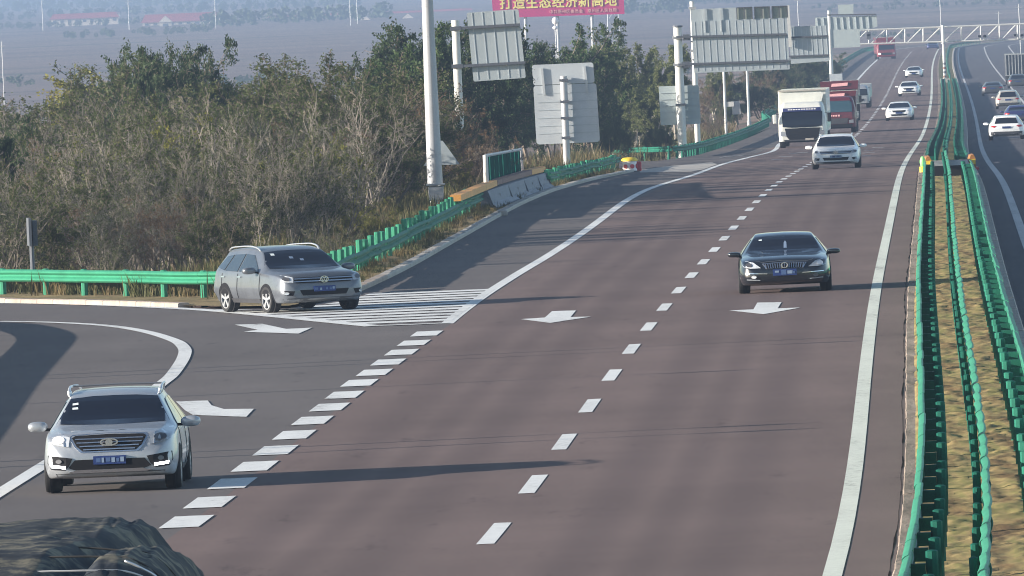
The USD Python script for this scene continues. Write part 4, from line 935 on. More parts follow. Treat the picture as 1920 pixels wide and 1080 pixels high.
# ---- the lorry passing at the bottom left under a roped tarpaulin
def tarp_lorry():
    Yf = 100.0; top = atd(250, 992, Yf + 4.5); zg = float(cz(Yf)); H_ = top[2] - zg
    xr = atd(344, 1079, Yf)[0]; xl = xr - 2.6
    t = Thing('tarpaulin_lorry', 'loaded lorry under a wrinkled grey tarpaulin tied with ropes at the bottom left', 'lorry', ((xl + xr) / 2, Yf, zg), 0)
    hw = 1.34; nu, nv = 200, 90
    ys = -.5 - 7. * np.linspace(0, 1, nv) ** 2.2; ys = -(.5 + 7. * np.linspace(0, 1, nv) ** 2.2); th = np.linspace(0, np.pi, nu)
    P = np.zeros((nv, nu, 3)); top_z = H_ - .9
    for i, y in enumerate(ys):
        u = np.clip((-.5 - y) / 1.5, 0, 1); e = .74 + .26 * (1 - (1 - u) ** 2.4)
        cth, sth = np.cos(th), np.sin(th)
        P[i, :, 0] = -hw * np.sign(cth) * np.abs(cth) ** .6; P[i, :, 1] = -ys[0] + ys[0] * 2 - y - .0; P[i, :, 2] = .9 + top_z * np.abs(sth) ** .42 * e
    P[:, :, 1] = (-ys - .5)[:, None]                       # the near end is at the lorry's base point, the load runs away from the camera
    q = P.reshape(-1, 3); x_, y_, z_ = q.T
    N_ = lambda sx_, sy_, sz_, sd, o=4: meshkit.fbm(np.column_stack([x_ * sx_, y_ * sy_, z_ * sz_]), o, sd)
    ridge = 1 - np.abs(2 * N_(5, 1.6, 6, 3) - 1)
    ridge2 = 1 - np.abs(2 * N_(13, 3, 9, 8, 3) - 1)
    right = np.clip((x_ - .45) / .25, 0, 1); warp = 7 * N_(2.2, .8, 1.5, 5, 2)
    gath = np.sin(x_ * 52 + warp) * .5 + np.sin(x_ * 31 - warp * 1.3) * .5
    hump = -.17 * np.exp(-((x_ - .46 - .10 * (y_ - .6)) / .13) ** 2) - .05 * np.exp(-((x_ + .42) / .10) ** 2) - .16 * np.clip((x_ - .80) / .5, 0, 1) ** 2 - .03 * np.clip(-(x_ + .3), 0, 1)
    up = np.clip((z_ - 1.1) / .3, 0, 1)
    q[:, 2] += up * (hump + (ridge - .7) * .045 + (ridge2 - .7) * .012 + gath * (.002 + .010 * right))
    q[:, 1] += up * ((ridge - .7) * .14 + gath * .03 * right + (N_(2, 2, 2, 31) - .5) * .4)
    P = q.reshape(nv, nu, 3); v, f = grid(P); mb = MB().add((v, f[:, ::-1]))
    fr = P[0]; v2 = np.vstack([fr, [[0, .05, .9]]]); mb.add((v2, np.array([[i, i + 1, len(fr)] for i in range(len(fr) - 1)])))
    bk = P[-1]; mb.add((np.vstack([bk, [[0, 7, .95]]]), np.array([[i, len(bk), i + 1] for i in range(len(bk) - 1)])))
    t.part('tarpaulin', mb.out(), 'tarpaulin', smooth=50)
    for k, (u0, u1, i0, i1, rr, mt_) in enumerate([(.16, .20, 8, 150, .008, 'rope_dark'), (.20, .155, 4, 128, .007, 'rope_dark'), (.235, .24, 2, 120, .007, 'rope_dark'), (.27, .30, 60, 188, .008, 'rope_pale'), (.42, .40, 4, 196, .008, 'rope_dark'), (.6, .62, 4, 196, .008, 'rope_dark')]):
        ii = np.arange(i0, i1, 4); rows = np.clip((np.linspace(u0, u1, len(ii)) * nv).astype(int), 0, nv - 1)
        L_ = P[rows, ii].copy(); L_[:, 2] = np.maximum(L_[:, 2], np.convolve(np.pad(L_[:, 2], 3, mode='edge'), np.ones(7) / 7, 'valid')) + .008; L_[:, 1] -= .02
        L_ = np.column_stack([np.convolve(np.pad(L_[:, k2_], 3, mode='edge'), np.ones(7) / 7, 'valid') for k2_ in range(3)]); L_[:, 2] += .006
        t.part('rope', tube(L_, rr, 5), mt_, smooth=True)
    hoop = []
    for i in range(int(nu * .64), int(nu * .93), 3): hoop.append(P[30, i] + [0, -.02, .02])
    hoop = np.array(hoop); hoop = np.column_stack([np.convolve(np.pad(hoop[:, k], 4, mode='edge'), np.ones(9) / 9, 'valid') for k in range(3)]) + [0, 0, .012]
    t.part('hoop', tube(hoop, .011, 6), 'rail_silver', smooth=True)
    t.part('load_bed', MB().box((0, 3.6, .78), (2.5, 7.4, .26)).out(), 'steel_dark')
    for sd in (1, -1):
        for y in (2., 5.4, 6.5):
            v_, f_ = KS(wheel_parts(.48, .3, 8)[0]); t.part('wheel', (v_[:, [1, 0, 2]] + [sd * 1.05, y, .365], f_[:, ::-1]), 'rubber', smooth=40)
n = {'g': ('texture_coordinate', {}), 't': ('noise_texture', {'scale': 2.5, 'detail': 7., 'roughness': .65}), 'r': ('rgb_ramp', {'ramp': [(.36, (.02, .026, .036)), (.5, (.045, .05, .055)), (.60, (.16, .15, .115)), (.72, (.05, .055, .062))]}), 'p': ('principled_bsdf', {'roughness': .85, 'specular_ior_level': .12})}
looks['tarpaulin'] = usdkit.material(stage, '/World/Looks/tarpaulin', n, [('g.object', 't.vector'), ('t.fac', 'r.fac'), ('r.color', 'p.base_color')], surface='p.BSDF')
plain('rope_dark', (.06, .055, .05), .9); plain('rope_pale', (.42, .42, .42), .8)
tarp_lorry()
GLYPHS = r'''{"打":[[[[5,22],[3,33],[19,36],[19,54],[3,55],[3,64],[19,66],[19,86],[30,84],[30,66],[41,66],[41,78],[98,77],[97,67],[80,67],[80,-3],[77,-8],[53,-9],[50,-5],[50,2],[69,2],[68,67],[42,67],[42,55],[30,54],[30,40],[42,42],[44,33],[30,28],[30,0],[25,-8],[22,-9],[8,-8],[6,-5],[8,2],[19,2],[19,24]]]],"造":[[[[3,-3],[6,3],[16,9],[16,35],[5,36],[3,47],[28,46],[28,52],[32,54],[30,61],[36,68],[42,84],[52,83],[51,73],[58,74],[58,86],[67,86],[69,74],[92,73],[92,64],[69,64],[69,54],[97,53],[97,44],[30,44],[27,46],[27,10],[36,3],[44,2],[98,3],[95,-8],[41,-8],[28,-3],[26,0],[20,0],[11,-9],[8,-9]],[[46,64],[40,53],[57,53],[58,64]]],[[[38,39],[89,39],[89,6],[38,6]],[[47,16],[78,16],[78,29],[47,30]]],[[[6,73],[6,78],[9,81],[16,81],[28,69],[30,64],[22,58],[14,69]]]],"生":[[[[3,2],[45,4],[45,25],[16,25],[14,28],[16,36],[45,36],[45,54],[24,55],[14,39],[5,42],[5,47],[14,60],[23,84],[33,83],[29,66],[45,66],[45,86],[55,86],[57,66],[92,64],[91,55],[56,54],[56,36],[87,36],[88,25],[57,25],[56,4],[97,3],[95,-8],[5,-8]]]],"态":[[[[8,25],[3,34],[20,39],[29,45],[39,59],[38,61],[5,61],[6,72],[43,72],[45,86],[56,86],[55,72],[97,70],[95,61],[62,60],[69,49],[75,44],[97,34],[92,25],[84,26],[95,2],[94,-5],[86,-6],[83,4],[80,5],[78,-3],[73,-8],[31,-8],[25,-2],[24,18],[22,17],[20,6],[14,-6],[9,-6],[5,-3],[5,2],[9,8],[15,26]],[[17,25],[24,21],[27,25],[36,25],[36,2],[66,2],[69,4],[70,14],[78,11],[73,23],[80,27],[69,34],[51,55],[45,46],[62,34],[59,28],[54,26],[64,14],[61,8],[56,6],[39,25],[46,32],[40,37],[35,37],[28,31],[18,28]]]],"经":[[[[3,6],[39,14],[41,6],[39,3],[61,3],[61,25],[42,25],[42,34],[38,36],[34,44],[62,58],[73,70],[41,70],[41,80],[84,81],[91,78],[91,73],[77,55],[97,45],[98,41],[94,37],[92,25],[74,25],[72,23],[72,4],[95,3],[98,0],[97,-8],[36,-8],[36,3],[5,-5]],[[66,48],[45,34],[90,35],[81,42]]],[[[5,41],[2,50],[12,63],[22,86],[31,83],[31,77],[18,54],[26,53],[33,64],[42,59],[24,32],[39,33],[39,23],[6,16],[3,20],[3,27],[9,30],[17,42]]]],"济":[[[[8,77],[8,80],[13,84],[16,84],[30,73],[54,73],[53,84],[62,86],[69,73],[97,73],[97,64],[83,64],[80,55],[73,48],[74,45],[83,42],[98,41],[98,36],[94,30],[83,31],[83,-9],[72,-9],[73,35],[65,39],[52,34],[53,14],[47,0],[34,-9],[30,-9],[25,-5],[25,-2],[33,2],[42,15],[42,31],[31,30],[28,39],[49,44],[53,48],[45,55],[42,64],[30,64],[29,68],[23,64]],[[53,62],[61,53],[65,53],[71,63],[54,64]]],[[[5,-5],[5,0],[17,22],[19,30],[23,31],[28,27],[28,20],[14,-9]]],[[[3,48],[3,53],[9,58],[20,52],[27,44],[22,38],[17,38],[11,45]]]],"新":[[[[3,5],[3,9],[8,13],[12,24],[3,25],[3,34],[23,35],[23,42],[3,42],[3,52],[14,52],[11,65],[5,66],[5,75],[22,75],[20,84],[23,86],[30,86],[35,75],[52,74],[61,78],[81,81],[84,84],[87,84],[94,78],[94,75],[91,73],[64,68],[64,52],[97,52],[97,42],[86,40],[86,-11],[77,-11],[76,41],[64,40],[62,13],[53,-9],[50,-9],[45,-5],[47,3],[42,3],[35,16],[33,-5],[28,-8],[17,-8],[14,0],[23,2],[23,21],[11,2],[6,2]],[[34,35],[53,34],[53,42],[35,42]],[[44,23],[49,13],[51,12],[53,25]],[[45,64],[43,52],[53,52],[53,66]],[[23,66],[25,52],[31,52],[35,65]],[[23,25],[21,22],[23,21]]]],"高":[[[[5,66],[5,75],[43,75],[42,84],[47,86],[53,86],[57,75],[95,75],[95,66]]],[[[8,36],[92,36],[92,-6],[89,-9],[73,-11],[70,-6],[70,0],[38,0],[36,-5],[27,-5],[27,23],[29,26],[19,27],[19,-11],[8,-11]],[[70,25],[71,-1],[81,-2],[81,26]],[[38,16],[38,9],[62,10],[62,16]]],[[[19,41],[20,62],[81,62],[81,39]],[[30,49],[70,48],[70,52],[30,53]]]],"地":[[[[5,5],[2,16],[16,21],[16,49],[3,50],[3,61],[16,61],[16,84],[25,84],[25,61],[37,61],[36,50],[25,49],[26,25],[31,28],[37,28],[38,24],[41,23],[41,35],[34,33],[31,38],[31,44],[41,47],[42,77],[52,77],[52,53],[62,57],[63,86],[72,86],[72,62],[84,66],[86,69],[94,66],[94,30],[92,20],[89,17],[75,16],[72,18],[72,11],[63,11],[62,43],[57,44],[52,40],[52,3],[54,2],[85,2],[88,14],[92,16],[98,12],[98,8],[95,-3],[91,-8],[45,-6],[41,3],[40,20],[8,5]],[[72,26],[81,25],[83,27],[82,53],[72,50]]]],"中":[[[[10,18],[10,67],[44,68],[45,85],[55,82],[56,68],[90,67],[90,20],[83,20],[81,25],[55,25],[52,-10],[45,-10],[44,25],[19,25],[17,18]],[[55,34],[82,33],[82,60],[55,60]],[[18,34],[45,33],[45,60],[18,60]]]],"共":[[[[5,23],[5,30],[27,31],[27,54],[10,55],[8,62],[27,63],[30,85],[35,85],[36,63],[64,63],[65,85],[70,85],[73,63],[92,62],[92,55],[73,54],[73,31],[95,30],[95,23]],[[36,55],[35,30],[65,30],[65,55]]],[[[60,15],[67,17],[85,0],[90,0],[92,-7],[85,-10],[77,0],[60,10]]],[[[8,-3],[22,5],[33,17],[40,15],[15,-10],[10,-10]]]],"原":[[[[5,-5],[12,24],[13,80],[95,80],[95,73],[61,72],[60,60],[87,60],[88,25],[63,25],[60,-7],[55,-10],[40,-7],[40,-3],[55,1],[55,22],[30,25],[30,60],[47,60],[53,72],[20,72],[20,20],[10,-7]],[[38,31],[76,30],[77,39],[39,40]],[[38,46],[76,45],[77,54],[39,55]]],[[[70,15],[77,17],[92,2],[92,-2],[85,-5]]],[[[20,-2],[35,17],[42,17],[37,5],[27,-5]]]],"州":[[[[82,82],[90,82],[90,-7],[83,-7]]],[[[53,-2],[53,80],[60,80],[60,57],[70,57],[77,42],[77,33],[73,30],[65,52],[60,53],[60,0]]],[[[8,2],[20,18],[23,82],[30,82],[33,57],[42,55],[47,33],[40,30],[35,53],[30,52],[27,15],[12,-7],[8,-5]]],[[[3,33],[10,46],[10,55],[15,60],[17,48],[12,33],[10,30]]]],"区":[[[[10,80],[92,80],[92,73],[18,72],[18,1],[95,0],[95,-7],[10,-7]]],[[[22,15],[37,23],[49,36],[28,58],[28,62],[35,62],[56,42],[73,67],[80,65],[62,39],[82,15],[80,8],[75,8],[75,12],[56,30],[30,8]]]],"委":[[[[5,23],[5,30],[9,31],[5,40],[29,50],[34,56],[5,58],[5,62],[45,66],[44,74],[15,73],[13,77],[18,80],[54,80],[80,85],[82,78],[56,75],[53,66],[95,62],[95,58],[66,56],[71,50],[92,42],[95,40],[92,35],[78,38],[54,55],[52,35],[46,31],[95,30],[95,23],[76,22],[64,7],[92,-3],[92,-7],[87,-10],[61,0],[51,0],[45,-5],[22,-10],[8,-10],[8,-3],[36,0],[39,4],[20,10],[27,22]],[[35,15],[44,10],[56,10],[64,22],[39,22]],[[10,32],[34,30],[40,40],[45,40],[45,53],[27,40]]]],"员":[[[[52,7],[55,10],[70,7],[92,-3],[92,-7],[90,-10],[80,-7],[69,0],[55,3]]],[[[15,45],[85,45],[85,8],[78,8],[76,38],[23,37],[22,8],[15,8]]],[[[20,80],[82,80],[82,55],[20,55]],[[28,64],[71,63],[72,71],[29,72]]],[[[8,-3],[17,-2],[40,8],[45,16],[45,32],[52,32],[52,13],[42,0],[17,-10],[10,-10]]]],"会":[[[[5,50],[30,63],[50,85],[57,82],[55,76],[71,63],[95,52],[92,45],[85,45],[79,50],[75,50],[75,45],[28,45],[24,49],[12,42],[8,43]],[[51,70],[32,52],[69,54]]],[[[8,28],[8,32],[92,32],[92,25],[48,25],[31,4],[70,5],[62,15],[63,20],[70,20],[85,5],[90,-7],[83,-10],[79,-2],[15,-7],[13,0],[35,24]]]],"人":[[[[5,-2],[32,23],[42,49],[45,82],[52,85],[53,69],[60,38],[70,20],[95,0],[92,-7],[80,-2],[65,13],[51,44],[37,15],[17,-5],[10,-7]]]],"民":[[[[8,-5],[12,6],[13,80],[82,80],[82,50],[54,49],[56,35],[90,35],[90,28],[59,26],[63,13],[76,0],[85,3],[85,15],[92,12],[90,-2],[85,-7],[73,-7],[55,10],[49,27],[21,28],[20,3],[47,10],[47,3],[18,-5],[12,-10]],[[20,59],[74,58],[75,71],[21,72]],[[20,36],[47,35],[47,44],[44,50],[21,50]]]],"政":[[[[2,7],[10,11],[10,55],[17,52],[18,12],[25,14],[25,69],[5,70],[5,77],[50,77],[50,70],[35,69],[36,48],[50,48],[60,73],[60,85],[67,85],[66,65],[95,65],[95,58],[88,54],[87,43],[78,21],[78,13],[97,-3],[92,-10],[85,-7],[71,6],[48,-10],[45,-3],[52,0],[66,16],[57,41],[52,35],[48,35],[44,40],[35,39],[35,16],[50,17],[52,15],[50,10],[12,0],[5,0]],[[63,57],[65,38],[72,29],[77,36],[80,57]]]],"府":[[[[5,-7],[10,9],[10,72],[49,73],[48,85],[55,85],[61,73],[95,72],[95,65],[84,64],[85,48],[95,47],[95,40],[85,39],[85,-2],[80,-10],[63,-10],[63,-3],[75,-1],[75,39],[45,40],[45,47],[75,48],[75,65],[46,64],[45,53],[40,46],[40,-10],[33,-10],[32,29],[18,24],[17,8],[10,-10]],[[23,35],[30,41],[41,65],[20,64]]],[[[50,28],[50,32],[60,30],[67,15],[65,10],[60,10],[55,24]]]]}'''
# ================================================================ signs, masts, gantry, barriers
def vpanel(px4, Y, th=.05, rnd=.0, ndir=(0, 1)):
    """A flat board through four pixels of the picture at one distance (top left, top right, bottom right, bottom left)."""
    P = [atd(*p, Y) for p in px4]; poly = Polygon([(p[0], p[2]) for p in P])
    if rnd: poly = poly.buffer(-rnd).buffer(rnd, 6)
    m = trimesh.creation.extrude_polygon(poly, th, engine='earcut'); v = np.array(m.vertices)
    return np.column_stack([v[:, 0], Y + v[:, 2], v[:, 1]]), np.array(m.faces)[:, ::-1]
def pole(p_top, p_bot, Y, r0, r1=None, n=14, ground=True, drop=0.0):
    a, b = atd(*p_top, Y), atd(*p_bot, Y)
    x = b[0]; zb = ground_at(x, Y) - .2 if ground else b[2]
    return tube([[x, Y, zb], [x, Y, (zb + a[2]) / 2], [x, Y, a[2]]], [r0, (r0 + (r1 or r0)) / 2, r1 or r0], n), x, zb, a[2]
def bar(p, q, Y, w, d, y_off=0.0):        # a square bar between two pixels at a distance
    a, b = atd(*p, Y), atd(*q, Y); m = (a + b) / 2; L = math.hypot(b[0] - a[0], b[2] - a[2]); an = math.atan2(b[2] - a[2], b[0] - a[0])
    return MB().box((m[0], Y + y_off, m[2]), (L, d, w), ry=-an).out()

# tall mast beside the gore
Ym = float(at(820, 400)[1]); mm, mx, mz0, mz1 = pole((806, -70), (818, 400), Ym, .21, .15)
t = Thing('tall_mast', 'tall tapered grey mast rising out of the picture beside the gore rail', 'mast', (mx, Ym, ground_at(mx, Ym)))
zb1, zb2 = atd(817, 346, Ym)[2], atd(817, 377, Ym)[2]
t.part('shaft', tube([[mx, Ym, zb1], [mx, Ym, mz1]], [.225, .15], 16), 'galvanised', world=True, smooth=50)
t.part('equipment_box', MB().add(rbox((mx + .02, Ym, (zb1 + zb2) / 2 - .02), (.44, .40, zb1 - zb2 - .06), .03)).out(), 'galvanised_dull', world=True)
t.part('box_lid', MB().box((mx + .02, Ym, zb1), (.54, .5, .05)).out(), 'galvanised', world=True)
t.part('lower_column', tube([[mx, Ym, mz0], [mx, Ym, zb2 + .02]], .19, 14), 'pole_white', world=True, smooth=50)
for k in range(7):
    z = zb1 + .9 + k * .85; t.part('joint_ring', tube([[mx, Ym, z - .012], [mx, Ym, z + .012]], .222 - .010 * k, 16), 'galvanised_dull', world=True)
t = Thing('triangle_sign', 'back of a pale grey triangular warning sign behind the tall mast', 'road sign', (atd(828, 300, Ym + .4)[0], Ym + .4, ground_at(mx, Ym)))
t.part('plate', vpanel([(826, 264), (830, 264), (862, 308), (794, 311)], Ym + .35, .03), 'sign_back', world=True)
zt = atd(828, 270, Ym)[2]; t.part('post', tube([[mx + .12, Ym + .42, mz0], [mx + .12, Ym + .42, zt]], .03, 8), 'galvanised_dull', world=True)

# cantilever sign a
Ya = 480.; pm, ax, az0, az1 = pole((850, 38), (866, 330), Ya, .16, .14)
t = Thing('cantilever_sign', 'back of a ribbed grey sign panel held out from a white pole above the trees', 'road sign', (ax, Ya, ground_at(ax, Ya)))
t.part('pole', pm, 'pole_white', world=True, smooth=50)
t.part('panel', vpanel([(875, 24), (972, 17), (986, 146), (888, 153)], Ya - .05, .05, .06), 'sign_back', world=True)
for k in range(5):
    f = (k + .45) / 5; t.part('rib', bar((875 + 97 * f + 1, 25 - 6 * f), (888 + 97 * f, 150 - 6 * f), Ya - .055, .024, .014), 'sign_back_light', world=True)
for (p, q) in (((858, 53), (975, 46)), ((866, 124), (985, 117))): t.part('arm', bar(p, q, Ya - .15, .09, .09), 'steel_dark', world=True)
for y in (53, 124): t.part('clamp', MB().box((ax, Ya, atd(858, y, Ya)[2]), (.40, .40, .14)).out(), 'steel_dark', world=True)

# sign b: two joined white panels on one post
Yb = 575.; pm, bx, bz0, bz1 = pole((1055, 143), (1063, 300), Yb, .15, .15)
t = Thing('panel_sign', 'back of a big white sign of two panels with rounded corners on one grey post', 'road sign', (bx, Yb, ground_at(bx, Yb)))
t.part('post', pm, 'galvanised_dull', world=True, smooth=50)
t.part('upper_panel', vpanel([(997, 122), (1112, 117), (1115, 155), (1000, 160)], Yb + .22, .05, .10), 'sign_back_light', world=True)
t.part('lower_panel', vpanel([(1000, 161), (1118, 156), (1125, 266), (1006, 271)], Yb + .22, .05, .12), 'sign_back_light', world=True)
for y in (175, 191, 206, 221, 236, 250): t.part('rail', bar((1006 + (y - 160) * .05, y + 1.5), (1117 + (y - 160) * .05, y - 3), Yb + .212, .022, .014), 'sign_back', world=True)
for (p, q) in (((1016, 128), (1021, 178)), ((1096, 124), (1102, 175))): t.part('coupling_bar', bar(p, q, Yb + .18, .09, .06), 'rib_grey', world=True)
for y in (150, 190, 221, 258): t.part('clamp', MB().box((bx, Yb, atd(1063, y, Yb)[2]), (.36, .36, .10)).out(), 'steel_dark', world=True)

# big cantilever sign with its pole, and the small sign on the same pole
Yd = 690.; pm, dx, dz0, dz1 = pole((1269, 51), (1280, 285), Yd, .23, .21)
t = Thing('cantilever_sign', 'back of the largest ribbed sign panel with three dark framed boxes along its top', 'road sign', (dx, Yd, ground_at(dx, Yd)))
t.part('pole', pm, 'pole_white', world=True, smooth=50)
t.part('pole_cap', MB().cyl((dx, Yd, dz1), (dx, Yd, dz1 + .08), .26).out(), 'steel_dark', world=True)
t.part('panel', vpanel([(1296, 40), (1475, 33), (1481, 130), (1302, 137)], Yd - .32, .06, .05), 'sign_back', world=True)
t.part('upper_panel', vpanel([(1294, 18), (1380, 14), (1381, 37), (1296, 41)], Yd - .28, .05), 'sign_back', world=True)
for k in range(14):
    f = (k + .5) / 14; t.part('rib', bar((1296 + 179 * f, 41 - 7 * f), (1302 + 179 * f, 134 - 7 * f), Yd - .325, .028, .014), 'sign_back_light', world=True)
for f in (.30, .65): t.part('upper_rib', bar((1294 + 86 * f, 17 - 4 * f), (1297 + 86 * f, 62 - 4 * f), Yd - .34, .05, .05), 'rib_grey', world=True)
for k, (x0, x1) in enumerate(((1381, 1410), (1414, 1443), (1447, 1476))):
    y0 = 14.5 - (x0 - 1381) * .035
    p = t.part('lamp_box', vpanel([(x0, y0), (x1, y0 - 1), (x1 + 1, y0 + 21), (x0 + 1, y0 + 22)], Yd - .30, .14), 'sign_back_olive', world=True)
    for (a, b) in (((x0, y0), (x1, y0 - 1)), ((x0, y0), (x0 + 1, y0 + 22)), ((x1, y0 - 1), (x1 + 1, y0 + 21)), (((x0 + x1) / 2, y0), ((x0 + x1) / 2 + 1, y0 + 21))):
        t.part('frame', bar(a, b, Yd - .35, .045, .05), 'steel_dark', world=True, parent=p)
for (p, q) in (((1268, 69.5), (1475, 64)), ((1272, 121), (1479, 113.5))): t.part('arm', bar(p, q, Yd - .42, .10, .10), 'steel_dark', world=True)
for y in (70, 121):
    t.part('clamp', MB().box((dx, Yd, atd(1275, y, Yd)[2]), (.56, .56, .12)).out(), 'galvanised_dull', world=True)
    t.part('bracket', MB().box((atd(1287, y, Yd)[0], Yd - .1, atd(1287, y, Yd)[2]), (.34, .3, .30)).out(), 'steel_dark', world=True)
t = Thing('panel_sign', 'small blue grey sign panel low between the two sign poles', 'road sign', (dx + .1, Yd + .3, ground_at(dx, Yd)))
t.part('panel', vpanel([(1235, 162), (1310, 159.5), (1314, 232), (1239, 235)], Yd + .30, .05, .05), 'sign_back_far', world=True)
for k in range(5): t.part('rail', bar((1238, 175 + 12 * k), (1310, 172.5 + 12 * k), Yd + .28, .025, .03), 'sign_back', world=True)
t.part('clamp', MB().box((dx, Yd + .02, atd(1278, 196, Yd)[2]), (.5, .5, .1)).out(), 'steel_dark', world=True)

# second cantilever sign behind it
Ye = 745.; pm, ex, ez0, ez1 = pole((1289, 3), (1309, 280), Ye, .16, .13)
t = Thing('cantilever_sign', 'back of the ribbed sign panel next to the truss, carried by the cream pole', 'road sign', (ex, Ye, ground_at(ex, Ye)))
t.part('pole', pm, 'pole_white', world=True, smooth=50)
t.part('panel', vpanel([(1479, 50), (1553, 47.5), (1556, 114), (1483, 120)], Ye - .05, .05, .04), 'sign_back', world=True)
for k in range(8):
    f = (k + .5) / 8; t.part('rib', bar((1479 + 74 * f, 51 - 3 * f), (1483 + 74 * f, 106 - 3 * f), Ye - .055, .03, .014), 'sign_back_light', world=True)
for (p, q) in (((1295, 78), (1553, 67)), ((1298, 112), (1554, 103))): t.part('arm', bar(p, q, Ye - .12, .08, .08), 'steel_dark', world=True)
t.part('end_post', bar((1477, 10), (1482, 88), Ye - .2, .16, .16), 'pole_white', world=True)
for y in (15, 95): t.part('clamp', MB().box((ex, Ye, atd(1292, y, Ye)[2]), (.38, .38, .12)).out(), 'galvanised_dull', world=True)

# far double sign
Yf = 1150.; pm, fx, fz0, fz1 = pole((1552, 20), (1560, 160), Yf, .17, .16)
t = Thing('cantilever_sign', 'hazy pale green sign back with an upper plate, farthest of the sign panels', 'road sign', (fx, Yf, ground_at(fx, Yf)))
t.part('pole', pm, 'pole_white', world=True, smooth=50)
t.part('panel', vpanel([(1528, 33), (1644, 29), (1645, 50), (1612, 58), (1612, 88), (1556, 91)][:4] + [(1613, 88), (1530, 91)], Yf - .1, .05), 'sign_back_far', world=True)
t.part('upper_plate', vpanel([(1571, 9), (1600, 8), (1600, 26), (1572, 27)], Yf - .1, .05), 'sign_back_far', world=True)
for k in range(9): t.part('rib', bar((1532 + 12 * k, 34 - .4 * k), (1534 + 12 * k, 56 - .4 * k), Yf - .13, .05, .05), 'sign_back_light', world=True)
t.part('arm', bar((1551, 28), (1643, 27), Yf - .2, .11, .11), 'steel_dark', world=True)

# two plain poles and small boards along the exit rail
for (a, b, Y, r, lab) in (((1357, 128), (1362, 255), 845., .09, 'slim white pole with a small box below the big sign, left of its pair'), ((1399, 128), (1405, 236), 955., .10, 'slim white pole below the big sign, right of its pair')):
    pm, x, z0, z1 = pole(a, b, Y, r, r * .85)
    t = Thing('slim_pole', lab, 'pole', (x, Y, ground_at(x, Y)))
    t.part('shaft', pm, 'pole_white', world=True, smooth=50); t.part('foot', MB().cyl((x, Y, z0), (x, Y, z0 + .5), r * 1.5).out(), 'galvanised_dull', world=True)
    if Y < 900:
        t.part('meter_box', vpanel([(1372, 190), (1387, 189.5), (1389, 214), (1374, 215)], Y + .1, .25), 'galvanised_dull', world=True)
        t.part('box_bracket', bar((1356, 196), (1376, 195), Y, .3, .08), 'pole_white', world=True)
t = Thing('white_board', 'small white board by the rail beyond the red lorries', 'board', (*atd(1566, 150, 1000.)[:2], ground_at(*atd(1566, 150, 1000.)[:2])))
t.part('plate', vpanel([(1555, 139), (1579, 138), (1580, 156), (1556, 157)], 1000., .08), 'sign_back_light', world=True)
q = atd(1567, 150, 1000.); t.part('post', MB().cyl((q[0], 1000.1, ground_at(q[0], 1000.1)), (q[0], 1000.1, q[2]), .05, 8).out(), 'galvanised_dull', world=True)

# truss gantry over both carriageways
Yt = 1350.
def tp(px, top, dy=0.): 
    f = (px - 1556) / (1920 - 1556)
    y = (59 - 14.5 * f) if top else (84.5 - 11 * f)
    a = atd(px, y, Yt); a[1] = Yt + dy; return a
t = Thing('truss_gantry', 'white steel truss gantry spanning both carriageways in the haze', 'gantry', (*tp(1560, False)[:2], float(cz(Yt))))
vx = [1556, 1595, 1629, 1663, 1697, 1731, 1766, 1803, 1839, 1874, 1908, 1943, 1978, 2012]
for dy in (0., .9):
    for top in (True, False): t.part('chord', tube([tp(1552, top, dy), tp(2014, top, dy)], .085, 6), 'pole_white', world=True)
    for i, x in enumerate(vx):
        t.part('upright', tube([tp(x, True, dy), tp(x, False, dy)], .06, 6), 'pole_white', world=True)
        if i: t.part('diagonal', tube([tp(vx[i - 1] + 4, False, dy), tp(x - 2, True, dy)], .052, 6), 'pole_white', world=True)
for i, x in enumerate(vx):
    for top in (True, False): t.part('cross_tie', tube([tp(x, top, 0.), tp(x, top, .9)], .035, 5), 'galvanised', world=True)
a, b = at(1772, 156), atd(1766, 47, Yt)
lx = a[0] + (1350 - a[1]) * slope(1350.); zl = float(cz(Yt)); b2 = atd(1766, 47, Yt)
t.part('centre_leg', tube([[lx, Yt - .3, zl - .1], [lx, Yt - .3, b2[2]]], [.15, .14], 14), 'pole_white', world=True, smooth=50)
for k in range(4): t.part('warning_band', tube([[lx, Yt - .3, zl + .5 + k * .42], [lx, Yt - .3, zl + .71 + k * .42]], .158, 14), 'brown_rust' if k % 2 == 0 else 'steel_dark', world=True)
t.part('leg_collar', tube([[lx, Yt - .3, atd(1768, 81, Yt)[2] - .06], [lx, Yt - .3, atd(1768, 81, Yt)[2] + .06]], .21, 12), 'galvanised_dull', world=True)
t.part('leg_base', MB().box((lx, Yt - .3, zl + .15), (.9, .9, .5)).out(), 'concrete', world=True)
for side, px in ((0, 1556), (1, 2012)):
    q = tp(px, False, .45); t.part('end_leg', tube([[q[0], Yt + .45, ground_at(q[0], Yt) - .2], [q[0], Yt + .45, tp(px, True)[2]]], .15, 12), 'pole_white', world=True, smooth=50)
for px, y in ((1628, 66), (1836, 68), (1846, 67.5), (1903, 66), (1916, 66)):
    q = atd(px, y, Yt); c = Thing('gantry_camera', {1628: 'dark camera box on the truss left of the striped pole', 1836: 'left one of the paired dark cameras on the truss', 1846: 'right one of the paired dark cameras on the truss', 1903: 'dark camera on the truss next to the right edge', 1916: 'dark camera on the truss cut by the right edge'}[px], 'camera', (q[0], Yt - .2, q[2]))
    w = .32 if px > 1700 else .45
    c.part('housing', rbox((0, 0, 0), (w, .5, .24 if px > 1700 else .7), .04), 'steel_dark'); c.part('lens_hood', rbox((0, -.28, .02), (w * .8, .12, .18), .03), 'black_plastic'); c.part('stem', MB().box((0, .02, -.26), (.07, .07, .42)).out(), 'galvanised')

